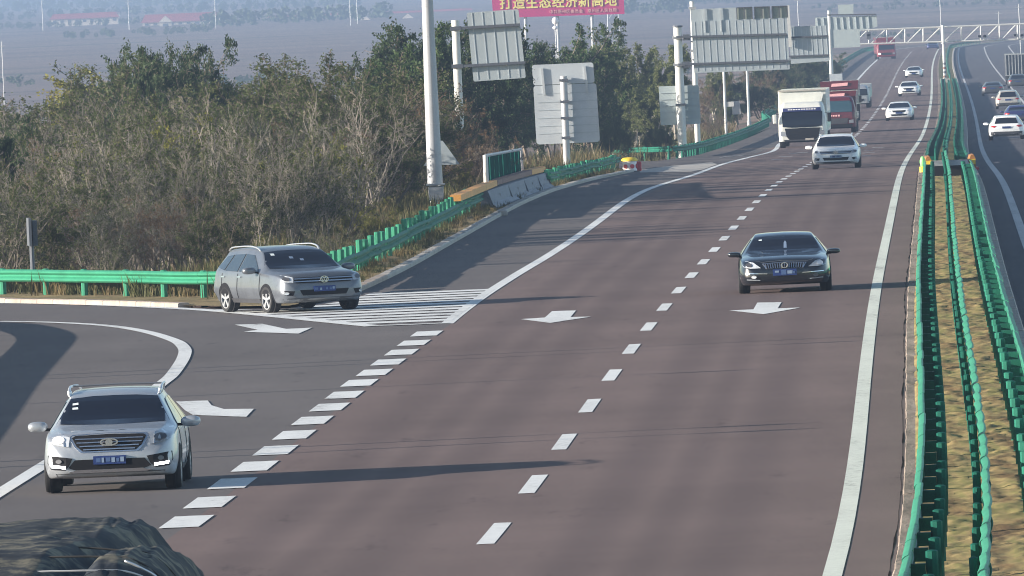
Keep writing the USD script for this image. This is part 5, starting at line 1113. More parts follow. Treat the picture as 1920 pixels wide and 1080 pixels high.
# the red hoarding with its slogan
GLY = json.loads(GLYPHS)
def lettering(text, size, bold_pts=100.):
    mb = MB(); x = 0
    for ch in text:
        if ch != ' ':
            for g in GLY[ch]:
                po = Polygon(g[0], g[1:]).buffer(0)
                for q in getattr(po, 'geoms', [po]):
                    if q.area > 2:
                        m = trimesh.creation.extrude_polygon(q, 3., engine='earcut'); v = np.array(m.vertices) * size / 100.
                        mb.add((v + [x, 0, 0], np.array(m.faces)))
        x += size * 1.04
    v, f = mb.out(); return v, f, x
Yh = 1800.
t = Thing('red_hoarding', 'crimson hoarding with a yellow slogan and a smaller pale line, cut by the top edge', 'hoarding', (atd(1045, 30, Yh)[0], Yh, ground_at(atd(1045, 30, Yh)[0], Yh)))
t.part('board', vpanel([(920, -26), (1168, -36), (1171, 26), (925, 34)], Yh, .35), 'banner_red', world=True)
t.part('board_edge', vpanel([(920, -30), (1168, -40), (1168, -37), (920, -27)], Yh - .05, .45), 'galvanised', world=True)
def letter_plate(text, p0, p1, hgt, mat, nm):
    a, b = atd(*p0, Yh), atd(*p1, Yh); v, f, w = lettering(text, 1.0)
    sx = np.linalg.norm((b - a)[[0, 2]]) / w; sz = hgt * G(Yh); an = math.atan2(b[2] - a[2], b[0] - a[0])
    x, z = v[:, 0] * sx, v[:, 1] * sz
    V = np.column_stack([a[0] + x * math.cos(an) - z * math.sin(an) * .0, np.full(len(v), Yh) - .02 - v[:, 2] * .0 - np.where(v[:, 2] > 0, .05, 0), a[2] + x * math.sin(an) + z])
    t.part(nm, (V, f[:, ::-1]), mat, world=True, kind='stuff')
letter_plate('打造生态经济新高地', (936.5, 15), (1158, 8.5), 25, 'banner_yellow', 'slogan_letters')
letter_plate('中共原州区委员会 原州区人民政府', (1030, 25), (1157, 21.5), 7.6, 'banner_pale', 'small_letters')
for px in (985, 1045, 1110):
    x = atd(px, 30, Yh)[0]; t.part('support_post', tube([[x, Yh + .4, ground_at(x, Yh) - .2], [x, Yh + .4, atd(px, -20, Yh)[2]]], .22, 12), 'galvanised', world=True, smooth=50)
q = atd(1041, 39, 1500.); t = Thing('white_dome', 'small white dome camera on a thin post under the red hoarding', 'camera', (q[0], 1500., ground_at(q[0], 1500.)))
m = trimesh.creation.icosphere(2, .36); t.part('dome', (np.array(m.vertices) * [1, 1, 1.1] + q, np.array(m.faces)), 'white_plastic', world=True, smooth=True)
t.part('post', MB().cyl((q[0], 1500., ground_at(q[0], 1500.)), (q[0], 1500., q[2] - .3), .10, 10).out(), 'galvanised', world=True)
q2 = atd(1041, 52, 1500.); t.part('lower_dome', (np.array(m.vertices) * [.8, .8, .6] + q2, np.array(m.faces)), 'white_plastic', world=True, smooth=True)

# concrete barrier with its timber beam and the green screen
bp = smooth_path([at(*p)[:2] for p in [(925, 394), (965, 379), (1000, 366), (1034, 354)]], 24)
tt = np.gradient(bp, axis=0); tt /= np.linalg.norm(tt, axis=1, keepdims=True); nn = np.column_stack([-tt[:, 1], tt[:, 0]])
def jersey(path, nrm, prof):
    V = np.stack([np.column_stack([path + nrm * a, cz(path[:, 1]) + b]) for a, b in prof], 1); v, f = grid(V); n, m = V.shape[:2]
    caps = [[0, i, i + 1] for i in range(1, m - 1)] + [[(n - 1) * m, (n - 1) * m + i + 1, (n - 1) * m + i] for i in range(1, m - 1)]
    return v, np.vstack([f, caps])
t = Thing('concrete_barrier', 'blue grey concrete barrier with an orange and brown beam along its top', 'barrier', (*bp[0], float(cz(bp[0][1]))))
for k in range(4):
    s = slice(k * 6, min(24, k * 6 + 7)); t.part('block', jersey(bp[s], nn[s], [(-.10, -.1), (-.10, .09), (.06, .20), (.14, .56), (.32, .57), (.38, -.1)]), 'concrete_blue', world=True)
    c = bp[min(23, k * 6 + 3)]; n_ = nn[k * 6 + 3 if k * 6 + 3 < 24 else 23]
    t.part('slot', MB().box((*(c + n_ * .10), float(cz(c[1])) + .36), (.03, .7, .07)).out(), 'concrete', world=True)
for (f0, f1, m, w) in ((-.35, .16, 'orange_paint', .17), (.165, .74, 'brown_rust', .15), (.745, 1.0, 'orange_paint', .17)):
    L_ = bp[-1] - bp[0]; a, b = bp[0] + L_ * f0 + nn[0] * .32, bp[0] + L_ * f1 + nn[0] * .32; c = (a + b) / 2
    za, zb_ = float(cz(a[1])), float(cz(b[1])); L3 = math.hypot(*(b - a))
    v, f = MB().box((0, 0, 0), (L3, .30, w)).out(); an = math.atan2((b - a)[1], (b - a)[0])
    v = np.column_stack([v[:, 0] * math.cos(an) - v[:, 1] * math.sin(an) + c[0], v[:, 0] * math.sin(an) + v[:, 1] * math.cos(an) + c[1], v[:, 2] + (za + zb_) / 2 + .68 + v[:, 0] / L3 * (zb_ - za)])
    t.part('timber_beam', (v, f), m, world=True)
Ys0 = float(at(925, 394)[1]) + 6; 
t = Thing('green_screen', 'dark green slatted anti-glare screen in a pale frame behind the concrete barrier', 'screen', (atd(914, 352, Ys0)[0], Ys0, float(cz(Ys0))))
A, B = atd(912, 352, Ys0), atd(979, 326, Ys0 + 62); At, Bt = atd(910, 292, Ys0), atd(976, 280, Ys0 + 62)
def lerp(u, w): lo = A + (B - A) * u; hi = At + (Bt - At) * u; return lo + (hi - lo) * w
for k in range(16):
    u0, u1 = .05 + k * .058, .05 + k * .058 + .05
    o = np.array([.006 if k % 2 else -.004, 0, 0])
    v = np.array([lerp(u0, -.25) + o, lerp(u1, -.25) + o, lerp(u1, .95) + o, lerp(u0, .95) + o]); v = np.vstack([v, v + [-.04, .1, 0]])
    t.part('slat', (v, np.array([[0, 1, 2], [0, 2, 3], [4, 6, 5], [4, 7, 6], [0, 4, 5], [0, 5, 1], [2, 6, 7], [2, 7, 3], [0, 3, 7], [0, 7, 4], [1, 5, 6], [1, 6, 2]])), 'board_green', world=True)
t.part('frame_post', tube([lerp(0, -.4), lerp(0, 1.02)], .075, 8), 'pole_white', world=True, smooth=50); t.part('frame_post', tube([lerp(1, -.4), lerp(1, 1.0)], .06, 8), 'galvanised', world=True)
t.part('top_rail', tube([lerp(0, 1.0), lerp(1, 1.0)], .05, 6), 'galvanised', world=True)
# kerb stone knocked out of line
q = at(943, 404); o = Thing('loose_kerb_stone', 'loose pale kerb stone lying at the end of the gore kerb', 'kerb stone', (q[0], q[1], q[2])); o.part('block', rbox((0, 0, .07), (.26, .9, .15), .03), 'concrete'); o.part('chip', rbox((-.22, -.7, .03), (.16, .35, .07), .02), 'concrete')
# crash cushion on the nose
q = at(1181, 322); t = Thing('crash_barrel', 'yellow topped red and white crash barrel at the tip of the gore island', 'crash barrel', (q[0], q[1], q[2]))
pr = trimesh.creation.revolve(np.array([(0, 0), (.29, 0), (.30, .06), (.27, .24), (.30, .42), (0, .42)]), sections=24); t.part('drum', (np.array(pr.vertices), np.array(pr.faces)), 'white_plastic', smooth=40)
pr = trimesh.creation.revolve(np.array([(0, .43), (.33, .43), (.33, .50), (.26, .57), (0, .60)]), sections=24); t.part('lid', (np.array(pr.vertices), np.array(pr.faces)), 'yellow_plastic', smooth=40)
for a in (-2.2, -1.2, -.2): t.part('red_disc', MB().cyl((.27 * math.cos(a), .27 * math.sin(a), .22), (.31 * math.cos(a), .31 * math.sin(a), .22), .09, 14).out(), 'red_plastic')
t.part('base_plate', MB().box((.05, 0, .02), (.75, .75, .04)).out(), 'dark_plastic'); t.part('side_block', rbox((.36, .25, .2), (.24, .4, .40), .04), 'red_plastic')
# dark edge-on sign at the far left
Yp = 302.; pm, x, z0, z1 = pole((55, 436), (63, 548), Yp, .045, .045, 8)
t = Thing('dark_sign', 'narrow dark sign seen almost edge-on on a thin post behind the left rail', 'road sign', (x, Yp, ground_at(x, Yp)))
t.part('post', tube([[x, Yp, z0], [x, Yp, atd(58, 440, Yp)[2]]], .05, 8), 'steel_dark', world=True)
ca, cb = atd(51, 409, Yp), atd(56, 461, Yp); zc_ = (ca[2] + cb[2]) / 2
t.part('plate', MB().box((ca[0] + .03, Yp, zc_), (.06, .75, ca[2] - cb[2]), rz=.1).out(), 'steel_dark', world=True)
t.part('back_plate', MB().box((ca[0] + .14, Yp + .05, zc_ - .03), (.10, .5, (ca[2] - cb[2]) * .9), rz=.1).out(), 'steel_dark', world=True)
# the gap in the central reservation
yg = 452.
t = Thing('median_gap_block', 'grey slab with a dark end face closing the gap between the median rails', 'barrier', (*at_off(yg, 5.6), float(cz(yg))))
def oblock(y0, y1, o0, o1, z0, z1): 
    po = band(y0, y1, o0, o1, 4.); B = MB()
    a = sheet(po, z1, 5.); B.add(a)
    for (o, yA, yB) in ((o0, y0, y1), (o1, y0, y1)):
        p, q2 = at_off(yA, o), at_off(yB, o); B.add((np.array([[*p, float(cz(yA)) + z0], [*q2, float(cz(yB)) + z0], [*q2, float(cz(yB)) + z1], [*p, float(cz(yA)) + z1]]), np.array([[0, 1, 2], [0, 2, 3]])))
    for y in (y0, y1):
        p, q2 = at_off(y, o0), at_off(y, o1); B.add((np.array([[*p, float(cz(y)) + z0], [*q2, float(cz(y)) + z0], [*q2, float(cz(y)) + z1], [*p, float(cz(y)) + z1]]), np.array([[0, 1, 2], [0, 2, 3]])))
    return B.out()
t.part('slab', oblock(446, 480, 5.05, 6.25, 0, .36), 'concrete', world=True)
for k in range(4): t.part('slab_joint', oblock(450 + 7 * k, 451.4 + 7 * k, 5.10, 5.40, .36, .375), 'steel_dark', world=True)
t.part('end_face', oblock(445.6, 446, 5.03, 6.27, .0, .37), 'black_plastic', world=True)
for (o, lab) in ((4.88, 'amber end block on the left side of the median gap'), (6.40, 'amber end block on the right side of the median gap')):
    P = at_off(478., o); t = Thing('amber_end_block', lab, 'barrier', (P[0], P[1], float(cz(478.))))
    pr = trimesh.creation.extrude_polygon(Polygon([(-.12, 0), (.12, 0), (.10, .42), (.04, .55), (-.06, .52), (-.12, .34)]), 2.0, engine='earcut'); v = np.array(pr.vertices)
    t.part('shell', np.column_stack([v[:, 0], v[:, 2] - 1, v[:, 1]]) is not None and (np.column_stack([v[:, 0], v[:, 2] - 1, v[:, 1]]), np.array(pr.faces)[:, ::-1]), 'amber_paint')
    t.part('foot', MB().box((0, 0, .05), (.42, 2.2, .10)).out(), 'red_plastic'); t.part('stripe', MB().box((0, -1.02, .3), (.20, .03, .18)).out(), 'yellow_plastic')
P = at_off(474., 4.72); t = Thing('lime_marker', 'small lime green marker beside the left amber block', 'marker', (P[0], P[1], float(cz(474.))))
pr = trimesh.creation.icosphere(2, .5); v = np.array(pr.vertices) * [.20, .20, .40] + [0, 0, .36]; t.part('bulb', (v, np.array(pr.faces)), 'lime_plastic', smooth=True); t.part('foot', MB().cyl((0, 0, 0), (0, 0, .2), .12).out(), 'yellow_plastic')
# ================================================================ trees, scrub and grass
def prisms(p0, p1, r0, r1, n=3):           # many thin tapered rods at once
    p0, p1 = np.asarray(p0), np.asarray(p1); d = p1 - p0; L = np.linalg.norm(d, axis=1, keepdims=True); d = d / np.maximum(L, 1e-9)
    ref = np.where(np.abs(d[:, 2:3]) < .9, [[0, 0, 1.]], [[1., 0, 0]]); a = np.cross(d, ref); a /= np.maximum(np.linalg.norm(a, axis=1, keepdims=True), 1e-9); b = np.cross(d, a)
    th = np.arange(n) / n * 2 * np.pi; k = len(p0)
    off = a[:, None] * np.cos(th)[None, :, None] + b[:, None] * np.sin(th)[None, :, None]
    v = np.concatenate([p0[:, None] + off * np.reshape(r0, (-1, 1, 1)), p1[:, None] + off * np.reshape(r1, (-1, 1, 1))], 1).reshape(-1, 3)
    base = (np.arange(k) * 2 * n)[:, None]; f = []
    for i in range(n):
        j = (i + 1) % n; f.append(np.concatenate([base + i, base + n + i, base + n + j], 1)); f.append(np.concatenate([base + i, base + n + j, base + j], 1))
    return v, np.vstack(f)
def leaves(pts, size, r, droop=.0, asp=.55):
    n = len(pts); q = r.normal(size=(n, 3)); q[:, 2] -= droop; q /= np.linalg.norm(q, axis=1, keepdims=True)
    w = np.cross(q, r.normal(size=(n, 3))); w /= np.linalg.norm(w, axis=1, keepdims=True)
    s = size * r.uniform(.6, 1.35, (n, 1)); c = np.asarray(pts)
    v = np.stack([c - q * s * .5, c + w * s * asp * .5, c + q * s * .5, c - w * s * asp * .5], 1).reshape(-1, 3)
    b = (np.arange(n) * 4)[:, None]; return v, np.vstack([b + [[0, 1, 2]], b + [[0, 2, 3]]])
def grow(r, H, stems, spread, levels, kids, len_f, ang, base_r, upright=.25, droop=0., start=.25):
    """Segments level by level: lists of p0, p1, r0, r1, level and end points."""
    seg, tips = [], []
    cur = []
    for s in range(stems):
        a = r.uniform(0, 2 * np.pi); tilt = r.uniform(.15, 1) * spread
        cur.append((np.array([.12 * math.cos(a), .12 * math.sin(a), -.05]) * (stems > 1), np.array([math.cos(a) * math.sin(tilt), math.sin(a) * math.sin(tilt), math.cos(tilt)]), H * r.uniform(.62, .95), base_r * r.uniform(.7, 1.1)))
    for lv in range(levels):
        nxt = []
        for p, d, L, rad in cur:
            n = 4 if lv < 2 else 3; pts = [p]; dd = d.copy()
            for i in range(n):
                dd = dd + r.normal(size=3) * .13 + np.array([0, 0, upright * .12 - droop * .2 * lv]); dd /= np.linalg.norm(dd); pts.append(pts[-1] + dd * L / n)
            for i in range(n):
                seg.append((pts[i], pts[i + 1], rad * (1 - .75 * i / n), rad * (1 - .75 * (i + 1) / n), lv))
            tips.append((pts[-1], lv))
            if lv < levels - 1:
                for k in range(kids[lv]):
                    u = r.uniform(start if lv == 0 else .12, 1.0); i = min(n - 1, int(u * n)); q = pts[i] + (pts[i + 1] - pts[i]) * (u * n - i)
                    ax = r.normal(size=3); ax -= ax @ d * d; ax /= np.linalg.norm(ax); an = ang * r.uniform(.6, 1.3)
                    nd = d * math.cos(an) + ax * math.sin(an); nxt.append((q, nd / np.linalg.norm(nd), L * len_f * r.uniform(.55, 1.15) * (1.1 - .45 * u), rad * .5 * (1.05 - .5 * u)))
        cur = nxt
    return seg, tips
KIND = {   # stems, spread, kids, length factor, angle, base radius, upright, droop, leaves per fine segment, leaf size, materials
    'bare_scrub': dict(stems=11, spread=.62, kids=(7, 6, 5), lf=.46, ang=.62, br=.035, up=.5, dr=0, lpn=.60, ls=.055, leaf='leaf_olive', bark='twig_grey'),
    'olive_scrub': dict(stems=9, spread=.60, kids=(7, 6, 5), lf=.46, ang=.65, br=.035, up=.4, dr=0, lpn=1.7, ls=.062, leaf='leaf_olive', bark='twig'),
    'brown_scrub': dict(stems=9, spread=.62, kids=(7, 6, 5), lf=.46, ang=.65, br=.03, up=.4, dr=0, lpn=.75, ls=.06, leaf='leaf_brown', bark='twig'),
    'yellow_scrub': dict(stems=8, spread=.6, kids=(6, 6, 5), lf=.45, ang=.7, br=.03, up=.3, dr=.1, lpn=1.4, ls=.085, leaf='leaf_yellow', bark='twig'),
    'bare_tree': dict(stems=2, spread=.30, kids=(9, 6, 5), lf=.42, ang=.6, br=.038, up=.45, dr=0, lpn=.5, ls=.055, leaf='leaf_olive', bark='twig_pale'),
    'green_tree': dict(stems=3, spread=.38, kids=(10, 7, 6), lf=.52, ang=.85, br=.09, up=.2, dr=.15, lpn=4.2, ls=.088, leaf='leaf_green', bark='bark'),
    'dark_tree': dict(stems=3, spread=.42, kids=(10, 8, 6), lf=.55, ang=.9, br=.09, up=.1, dr=.2, lpn=5.0, ls=.085, leaf='leaf_dark', bark='bark'),
    'willow_tree': dict(stems=4, spread=.30, kids=(10, 7, 6), lf=.46, ang=.6, br=.08, up=.5, dr=.1, lpn=4.2, ls=.085, leaf='leaf_willow', bark='bark_pale'),
}
protos = {}
def place_tree(kind, x, y, h, label, group, var=0, sx=1.0):
    """h: height of this one; each kind and variant is grown once, four metres high, and referenced afterwards."""
    key = (kind, var); z = ground_at(x, y) - .03; k = h / 4.0; rz = random.uniform(0, 360)
    p = free_path('/World', kind)
    xf = UsdGeom.Xform.Define(stage, p); pr = xf.GetPrim()
    if key in protos:
        pr.GetReferences().AddInternalReference(protos[key]); pr.SetInstanceable(True)
    xa = UsdGeom.Xformable(pr)
    if key not in protos:
        xa.AddTranslateOp(); xa.AddRotateZOp(); xa.AddScaleOp()
    pr.CreateAttribute('xformOp:translate', Sdf.ValueTypeNames.Double3).Set(Gf.Vec3d(float(x), float(y), z))
    pr.CreateAttribute('xformOp:rotateZ', Sdf.ValueTypeNames.Float).Set(float(rz))
    pr.CreateAttribute('xformOp:scale', Sdf.ValueTypeNames.Float3).Set(Gf.Vec3f(k * sx, k * sx, k))
    meta(pr, label, 'tree' if 'tree' in kind else 'shrub', group)
    if key not in protos:
        protos[key] = p; K = KIND[kind]; r = np.random.default_rng(100 + 17 * var + sum(map(ord, kind)))
        seg, tips = grow(r, 3.6, K['stems'], K['spread'], 4, K['kids'], K['lf'], K['ang'], K['br'], K['up'], K['dr'])
        P0, P1, R0, R1, LV = (np.array([s[i] for s in seg]) for i in range(5))
        top = np.percentile(P1[:, 2], 99.5); s = 4.0 / top; P0, P1 = P0 * s, P1 * s
        def put(nm, m, mat): usdkit.mesh(stage, free_path(p, nm), m, M(mat), False)
        a = LV == 0; put('trunk', prisms(P0[a], P1[a], R0[a], R1[a], 5), K['bark'])
        a = LV >= 1; put('branches', prisms(P0[a], P1[a], np.maximum(R0[a], .006), np.maximum(R1[a], .004), 3), K['bark'])
        b = LV >= 2; n = int(b.sum() * K['lpn']); i = r.integers(0, b.sum(), n); u = r.uniform(0, 1, (n, 1))
        pts = P0[b][i] * (1 - u) + P1[b][i] * u + r.normal(size=(n, 3)) * .05
        put('crown', leaves(pts, K['ls'], r, .3), K['leaf'])
    return p
def px_tree(kind, px, Y, top_py, label, group=None, var=0, sx=1.0):
    x = atd(px, 300, Y)[0]; zg = ground_at(x, Y); zt = atd(px, top_py, Y)[2]
    x = atd(px, (top_py + 300) / 2, Y)[0]
    return place_tree(kind, x, Y, max(.8, zt - zg), label, group, var, sx)
GL = {'bare_scrub': ('thin grey leafless shrub in the thicket behind the left rail', 'leafless shrubs of the thicket'),
      'olive_scrub': ('olive leaved shrub with many thin stems in the thicket behind the left rail', 'olive shrubs of the thicket'),
      'brown_scrub': ('rusty brown leaved shrub in the thicket behind the gore rail', 'brown shrubs of the thicket'),
      'yellow_scrub': ('low shrub with yellow green leaves among the bare stems of the thicket', 'yellow green shrubs of the thicket'),
      'green_tree': ('mid green broadleaf tree behind the road signs', 'green trees behind the signs'),
      'dark_tree': ('dark green bushy tree at the back of the thicket', 'dark trees of the thicket'),
      'willow_tree': ('pale olive upright tree near the sign poles', 'pale upright trees by the sign poles')}
def wild(kind, px, Y, top, var=0, sx=1.0):
    look = {'bare_scrub': 'thin grey leafless shrub', 'bare_tree': 'slim pale leafless tree', 'olive_scrub': 'many stemmed olive shrub', 'brown_scrub': 'rusty brown shrub', 'yellow_scrub': 'yellow green leafy shrub', 'green_tree': 'mid green broadleaf tree', 'dark_tree': 'dark green bushy tree', 'willow_tree': 'pale olive upright tree'}[kind]
    if px > 1290: place = 'on the bank under the biggest sign'
    elif px > 1130: place = 'between the two-panel sign and the sign poles'
    elif px > 885: place = 'around the white two-panel sign'
    else:
        row = 'at the front' if Y < 338 else 'second from the front' if Y < 372 else 'midway' if Y < 425 else 'at the back'
        zone = 'at the left edge' if px < 60 else 'above the left rail' if px < 230 else 'left of the grey car' if px < 400 else 'above the grey car' if px < 610 else 'between grey car and mast' if px < 790 else 'by the tall mast'
        place = f'{row} of the thicket, {zone}'
    return px_tree(kind, px, Y, top, f'{look} {place}', f'{look}s {place}'[:90], var=var, sx=sx)
plain('twig_pale', (.225, .195, .165), .95, vary=.2, vscale=4.)
rt = random.Random(11)
def skyline(px):                          # the thicket's upper edge in the photograph
    return float(np.interp(px, [-60, 0, 60, 110, 160, 230, 290, 340, 420, 450, 560, 640, 720, 770, 830], [175, 165, 185, 150, 140, 125, 105, 110, 140, 120, 105, 118, 100, 150, 140]))
# back rows
for px in range(-60, 760, 44):
    Y = (520 if px < 540 else 440) + rt.uniform(-25, 30); wild('olive_scrub' if px > 380 else rt.choice(['olive_scrub', 'bare_scrub']), px + rt.uniform(-14, 14), Y, skyline(px) + rt.uniform(-4, 26), rt.randrange(3), 1.25)
for px in range(-60, 780, 38):
    Y = (455 if px < 540 else 425) + rt.uniform(-25, 20); wild(rt.choice(['olive_scrub', 'bare_scrub', 'olive_scrub', 'olive_scrub']), px + rt.uniform(-14, 14), Y, skyline(px) + 14 + rt.uniform(0, 50), rt.randrange(3), 1.15)
for px in range(-50, 770, 40):
    Y = (400 if px < 640 else 418) + rt.uniform(-18, 14); wild(rt.choice(['bare_scrub', 'bare_scrub', 'olive_scrub', 'bare_scrub', 'brown_scrub']), px + rt.uniform(-14, 14), Y, skyline(px) + 75 + rt.uniform(-10, 55), rt.randrange(3), 1.1)
for px in range(-40, 640, 46):
    Y = 345 + rt.uniform(-12, 14); wild(rt.choice(['bare_scrub', 'bare_scrub', 'bare_scrub', 'olive_scrub']), px + rt.uniform(-14, 14), Y, 235 + rt.uniform(-30, 60), rt.randrange(3), 1.1)
for px in range(-30, 620, 58):
    Y = 318 + rt.uniform(-6, 8); wild(rt.choice(['bare_scrub', 'bare_scrub', 'brown_scrub', 'olive_scrub']), px + rt.uniform(-14, 14), Y, (350 if px < 380 else 440) + rt.uniform(-40, 40), rt.randrange(3), 1.15)
for px, Y, top in ((345, 352, 250), (375, 338, 330), (452, 350, 215), (512, 345, 255), (548, 338, 300), (585, 352, 240), (300, 345, 300), (205, 342, 270), (110, 350, 250), (660, 372, 215), (620, 360, 190), (690, 380, 170), (420, 368, 170), (255, 370, 190), (160, 335, 340), (480, 328, 340)): wild('bare_tree', px, Y, top, rt.randrange(3), .95)
# singled-out accents
for px, Y, top, s in ((268, 495, 108, .6), (300, 500, 93, .6), (335, 510, 87, .6), (372, 500, 91, .6), (405, 495, 106, .55)): wild('dark_tree', px, Y, top, px % 2, s)
for px, Y, top in ((2, 380, 170), (26, 395, 225)): wild('dark_tree', px, Y, top, 1, .62)
for px, Y, top in ((130, 520, 150), (165, 540, 140)): wild('yellow_scrub', px, Y, top, 1, 1.2)
for px, Y, top in ((230, 372, 228), (545, 352, 275), (590, 356, 262), (700, 350, 370), (860, 430, 290), (470, 330, 425), (640, 352, 345)): wild('yellow_scrub', px, Y, top, rt.randrange(2), 1.0)
for px, Y, top in ((620, 335, 450), (660, 345, 420), (720, 358, 400), (745, 385, 385), (745, 430, 165), (790, 440, 230), (900, 470, 240), (935, 505, 260), (870, 450, 230), (960, 530, 290)): wild('brown_scrub', px, Y, top, rt.randrange(3), 1.1)
for px, Y, top, s in ((765, 520, 60, .8), (800, 530, 52, .8), (845, 540, 48, .85), (740, 550, 88, .7), (900, 600, 62, .9), (950, 610, 75, .85), (1000, 640, 62, .95), (1045, 660, 50, .95), (1080, 670, 58, .9), (1112, 680, 78, .8), (960, 620, 130, .75), (1095, 650, 130, .7), (1035, 640, 150, .8), (870, 560, 150, .7), (820, 480, 190, .7), (1125, 690, 150, .6)): wild('green_tree' if px in (765, 1000, 960, 900, 1112, 1080) else 'dark_tree', px, Y, top, rt.randrange(2), s)
for px, Y, top, s in ((1165, 760, 92, 1.0), (1200, 780, 84, 1.0), (1240, 800, 90, 1.0), (1185, 740, 150, 1.0), (1225, 730, 170, 1.0), (1150, 700, 180, 1.0), (1262, 770, 120, .9)): wild('willow_tree', px, Y, top, rt.randrange(2), s)
for px, Y, top, s in ((1140, 640, 235, .9), (1175, 660, 240, .9), (1215, 690, 240, .9), (1250, 700, 232, .9)): wild('dark_tree', px, Y, top, rt.randrange(2), s)
for px, Y, top, kd in ((1330, 900, 150, 'brown_scrub'), (1345, 940, 132, 'willow_tree'), (1385, 980, 130, 'dark_tree'), (1425, 1020, 125, 'brown_scrub'), (1455, 1060, 120, 'dark_tree'), (1490, 1120, 110, 'dark_tree'), (1520, 1180, 108, 'dark_tree'), (1335, 860, 200, 'olive_scrub'), (1380, 930, 190, 'dark_tree'), (1430, 980, 160, 'dark_tree'), (1545, 1300, 102, 'dark_tree'), (1470, 1010, 150, 'olive_scrub'), (1510, 1080, 140, 'dark_tree'), (1340, 820, 215, 'brown_scrub')):
    wild(kd, px, Y, top, rt.randrange(2), 1.2)
leaf_mat('straw', (.30, .21, .10), (.45, .34, .16), (.55, .44, .22), .3)
# grass: tufts on the verge and under the thicket
def tuft_mesh(seed, n=34, h=.42, sp=.16):
    r = np.random.default_rng(seed); b = r.normal(size=(n, 2)) * sp; a = r.uniform(0, 2 * np.pi, n); L = h * r.uniform(.5, 1.2, n); lean = r.uniform(.1, .6, n)
    p = np.column_stack([b, np.zeros(n)]); q = p + np.column_stack([np.cos(a) * lean * L, np.sin(a) * lean * L, L]); w = np.column_stack([-np.sin(a), np.cos(a), 0 * a]) * .012
    m = (p + q) / 2 + np.array([0, 0, .05]) ; v = np.stack([p - w, p + w, m + w * .8, q, m - w * .8], 1).reshape(-1, 3); k = (np.arange(n) * 5)[:, None]
    return v, np.vstack([k + [[0, 1, 2]], k + [[0, 2, 4]], k + [[4, 2, 3]]])
def scatter(name, label, pts, scales, mats, h, sp=.16, n=34):
    p = free_path('/World', name); pi = UsdGeom.PointInstancer.Define(stage, p); meta(pi.GetPrim(), label, 'grass', None, 'stuff')
    for k, m in enumerate(mats):
        q = f'{p}/tuft_{k:03d}'; usdkit.mesh(stage, q, tuft_mesh(50 + k, n, h, sp), M(m)); pi.CreatePrototypesRel().AddTarget(q)
    r = np.random.default_rng(5); n_ = len(pts); pi.CreateProtoIndicesAttr(Vt.IntArray.FromNumpy(r.integers(0, len(mats), n_).astype(np.int32)))
    pi.CreatePositionsAttr(Vt.Vec3fArray.FromNumpy(np.asarray(pts, np.float32)))
    an = r.uniform(0, np.pi, n_); pi.CreateOrientationsAttr(Vt.QuathArray([Gf.Quath(float(math.cos(x)), 0., 0., float(math.sin(x))) for x in an]))
    pi.CreateScalesAttr(Vt.Vec3fArray.FromNumpy(np.repeat(np.asarray(scales, np.float32)[:, None], 3, 1)))
def along(path, n, d0, d1, r):             # points left of a path
    ln = LineString(np.asarray(path)[:, :2]); out = []
    for s in r.uniform(0, ln.length, n):
        a, b = np.array(ln.interpolate(s).coords[0]), np.array(ln.interpolate(min(ln.length, s + .5)).coords[0]); tt = b - a
        if np.linalg.norm(tt) < 1e-6: continue
        tt /= np.linalg.norm(tt); out.append(a + np.array([-tt[1], tt[0]]) * r.uniform(d0, d1))
    return np.array(out)
r = np.random.default_rng(3)
P = np.vstack([along(ksm, 900, .35, 1.4, r), along(ksm, 3600, 1.5, 9, r)])
P = P[~((P[:, 1] < 300 + 1.2) & (P[:, 0] < -3.5) & (shapely.distance(shapely.points(P[:, 0], P[:, 1]), all_road) < 2.2))]
ok = ~shapely.contains_xy(all_road.buffer(.25), P[:, 0], P[:, 1]); P = P[ok]
Z = np.maximum(terrain_z(P[:, 0], P[:, 1]), np.where(shapely.contains_xy(verge, P[:, 0], P[:, 1]), cz(P[:, 1]) + .05, -99))
dk = shapely.distance(shapely.points(P[:, 0], P[:, 1]), all_road)
sc = r.uniform(.35, .9, len(P)) * np.where(dk < 1.3, .55, 1.35)
scatter('verge_grass', 'dry ochre and olive grass growing along the verge behind the rails', np.column_stack([P, Z]), sc, ['grass_dry', 'grass_olive', 'grass_olive'], .46)
P = np.column_stack([r.uniform(2, 14, 900), r.uniform(560, 900, 900)]); P[:, 0] = [at_off(y, -8.6 - 8 * u)[0] for y, u in zip(P[:, 1], r.uniform(0, 1, 900))]
P = P[~shapely.contains_xy(all_road.buffer(.3), P[:, 0], P[:, 1])]
scatter('far_verge_grass', 'tawny grass on the bank below the sign poles', np.column_stack([P, terrain_z(P[:, 0], P[:, 1])]), r.uniform(.8, 1.8, len(P)), ['grass_dry', 'grass_olive'], .6)

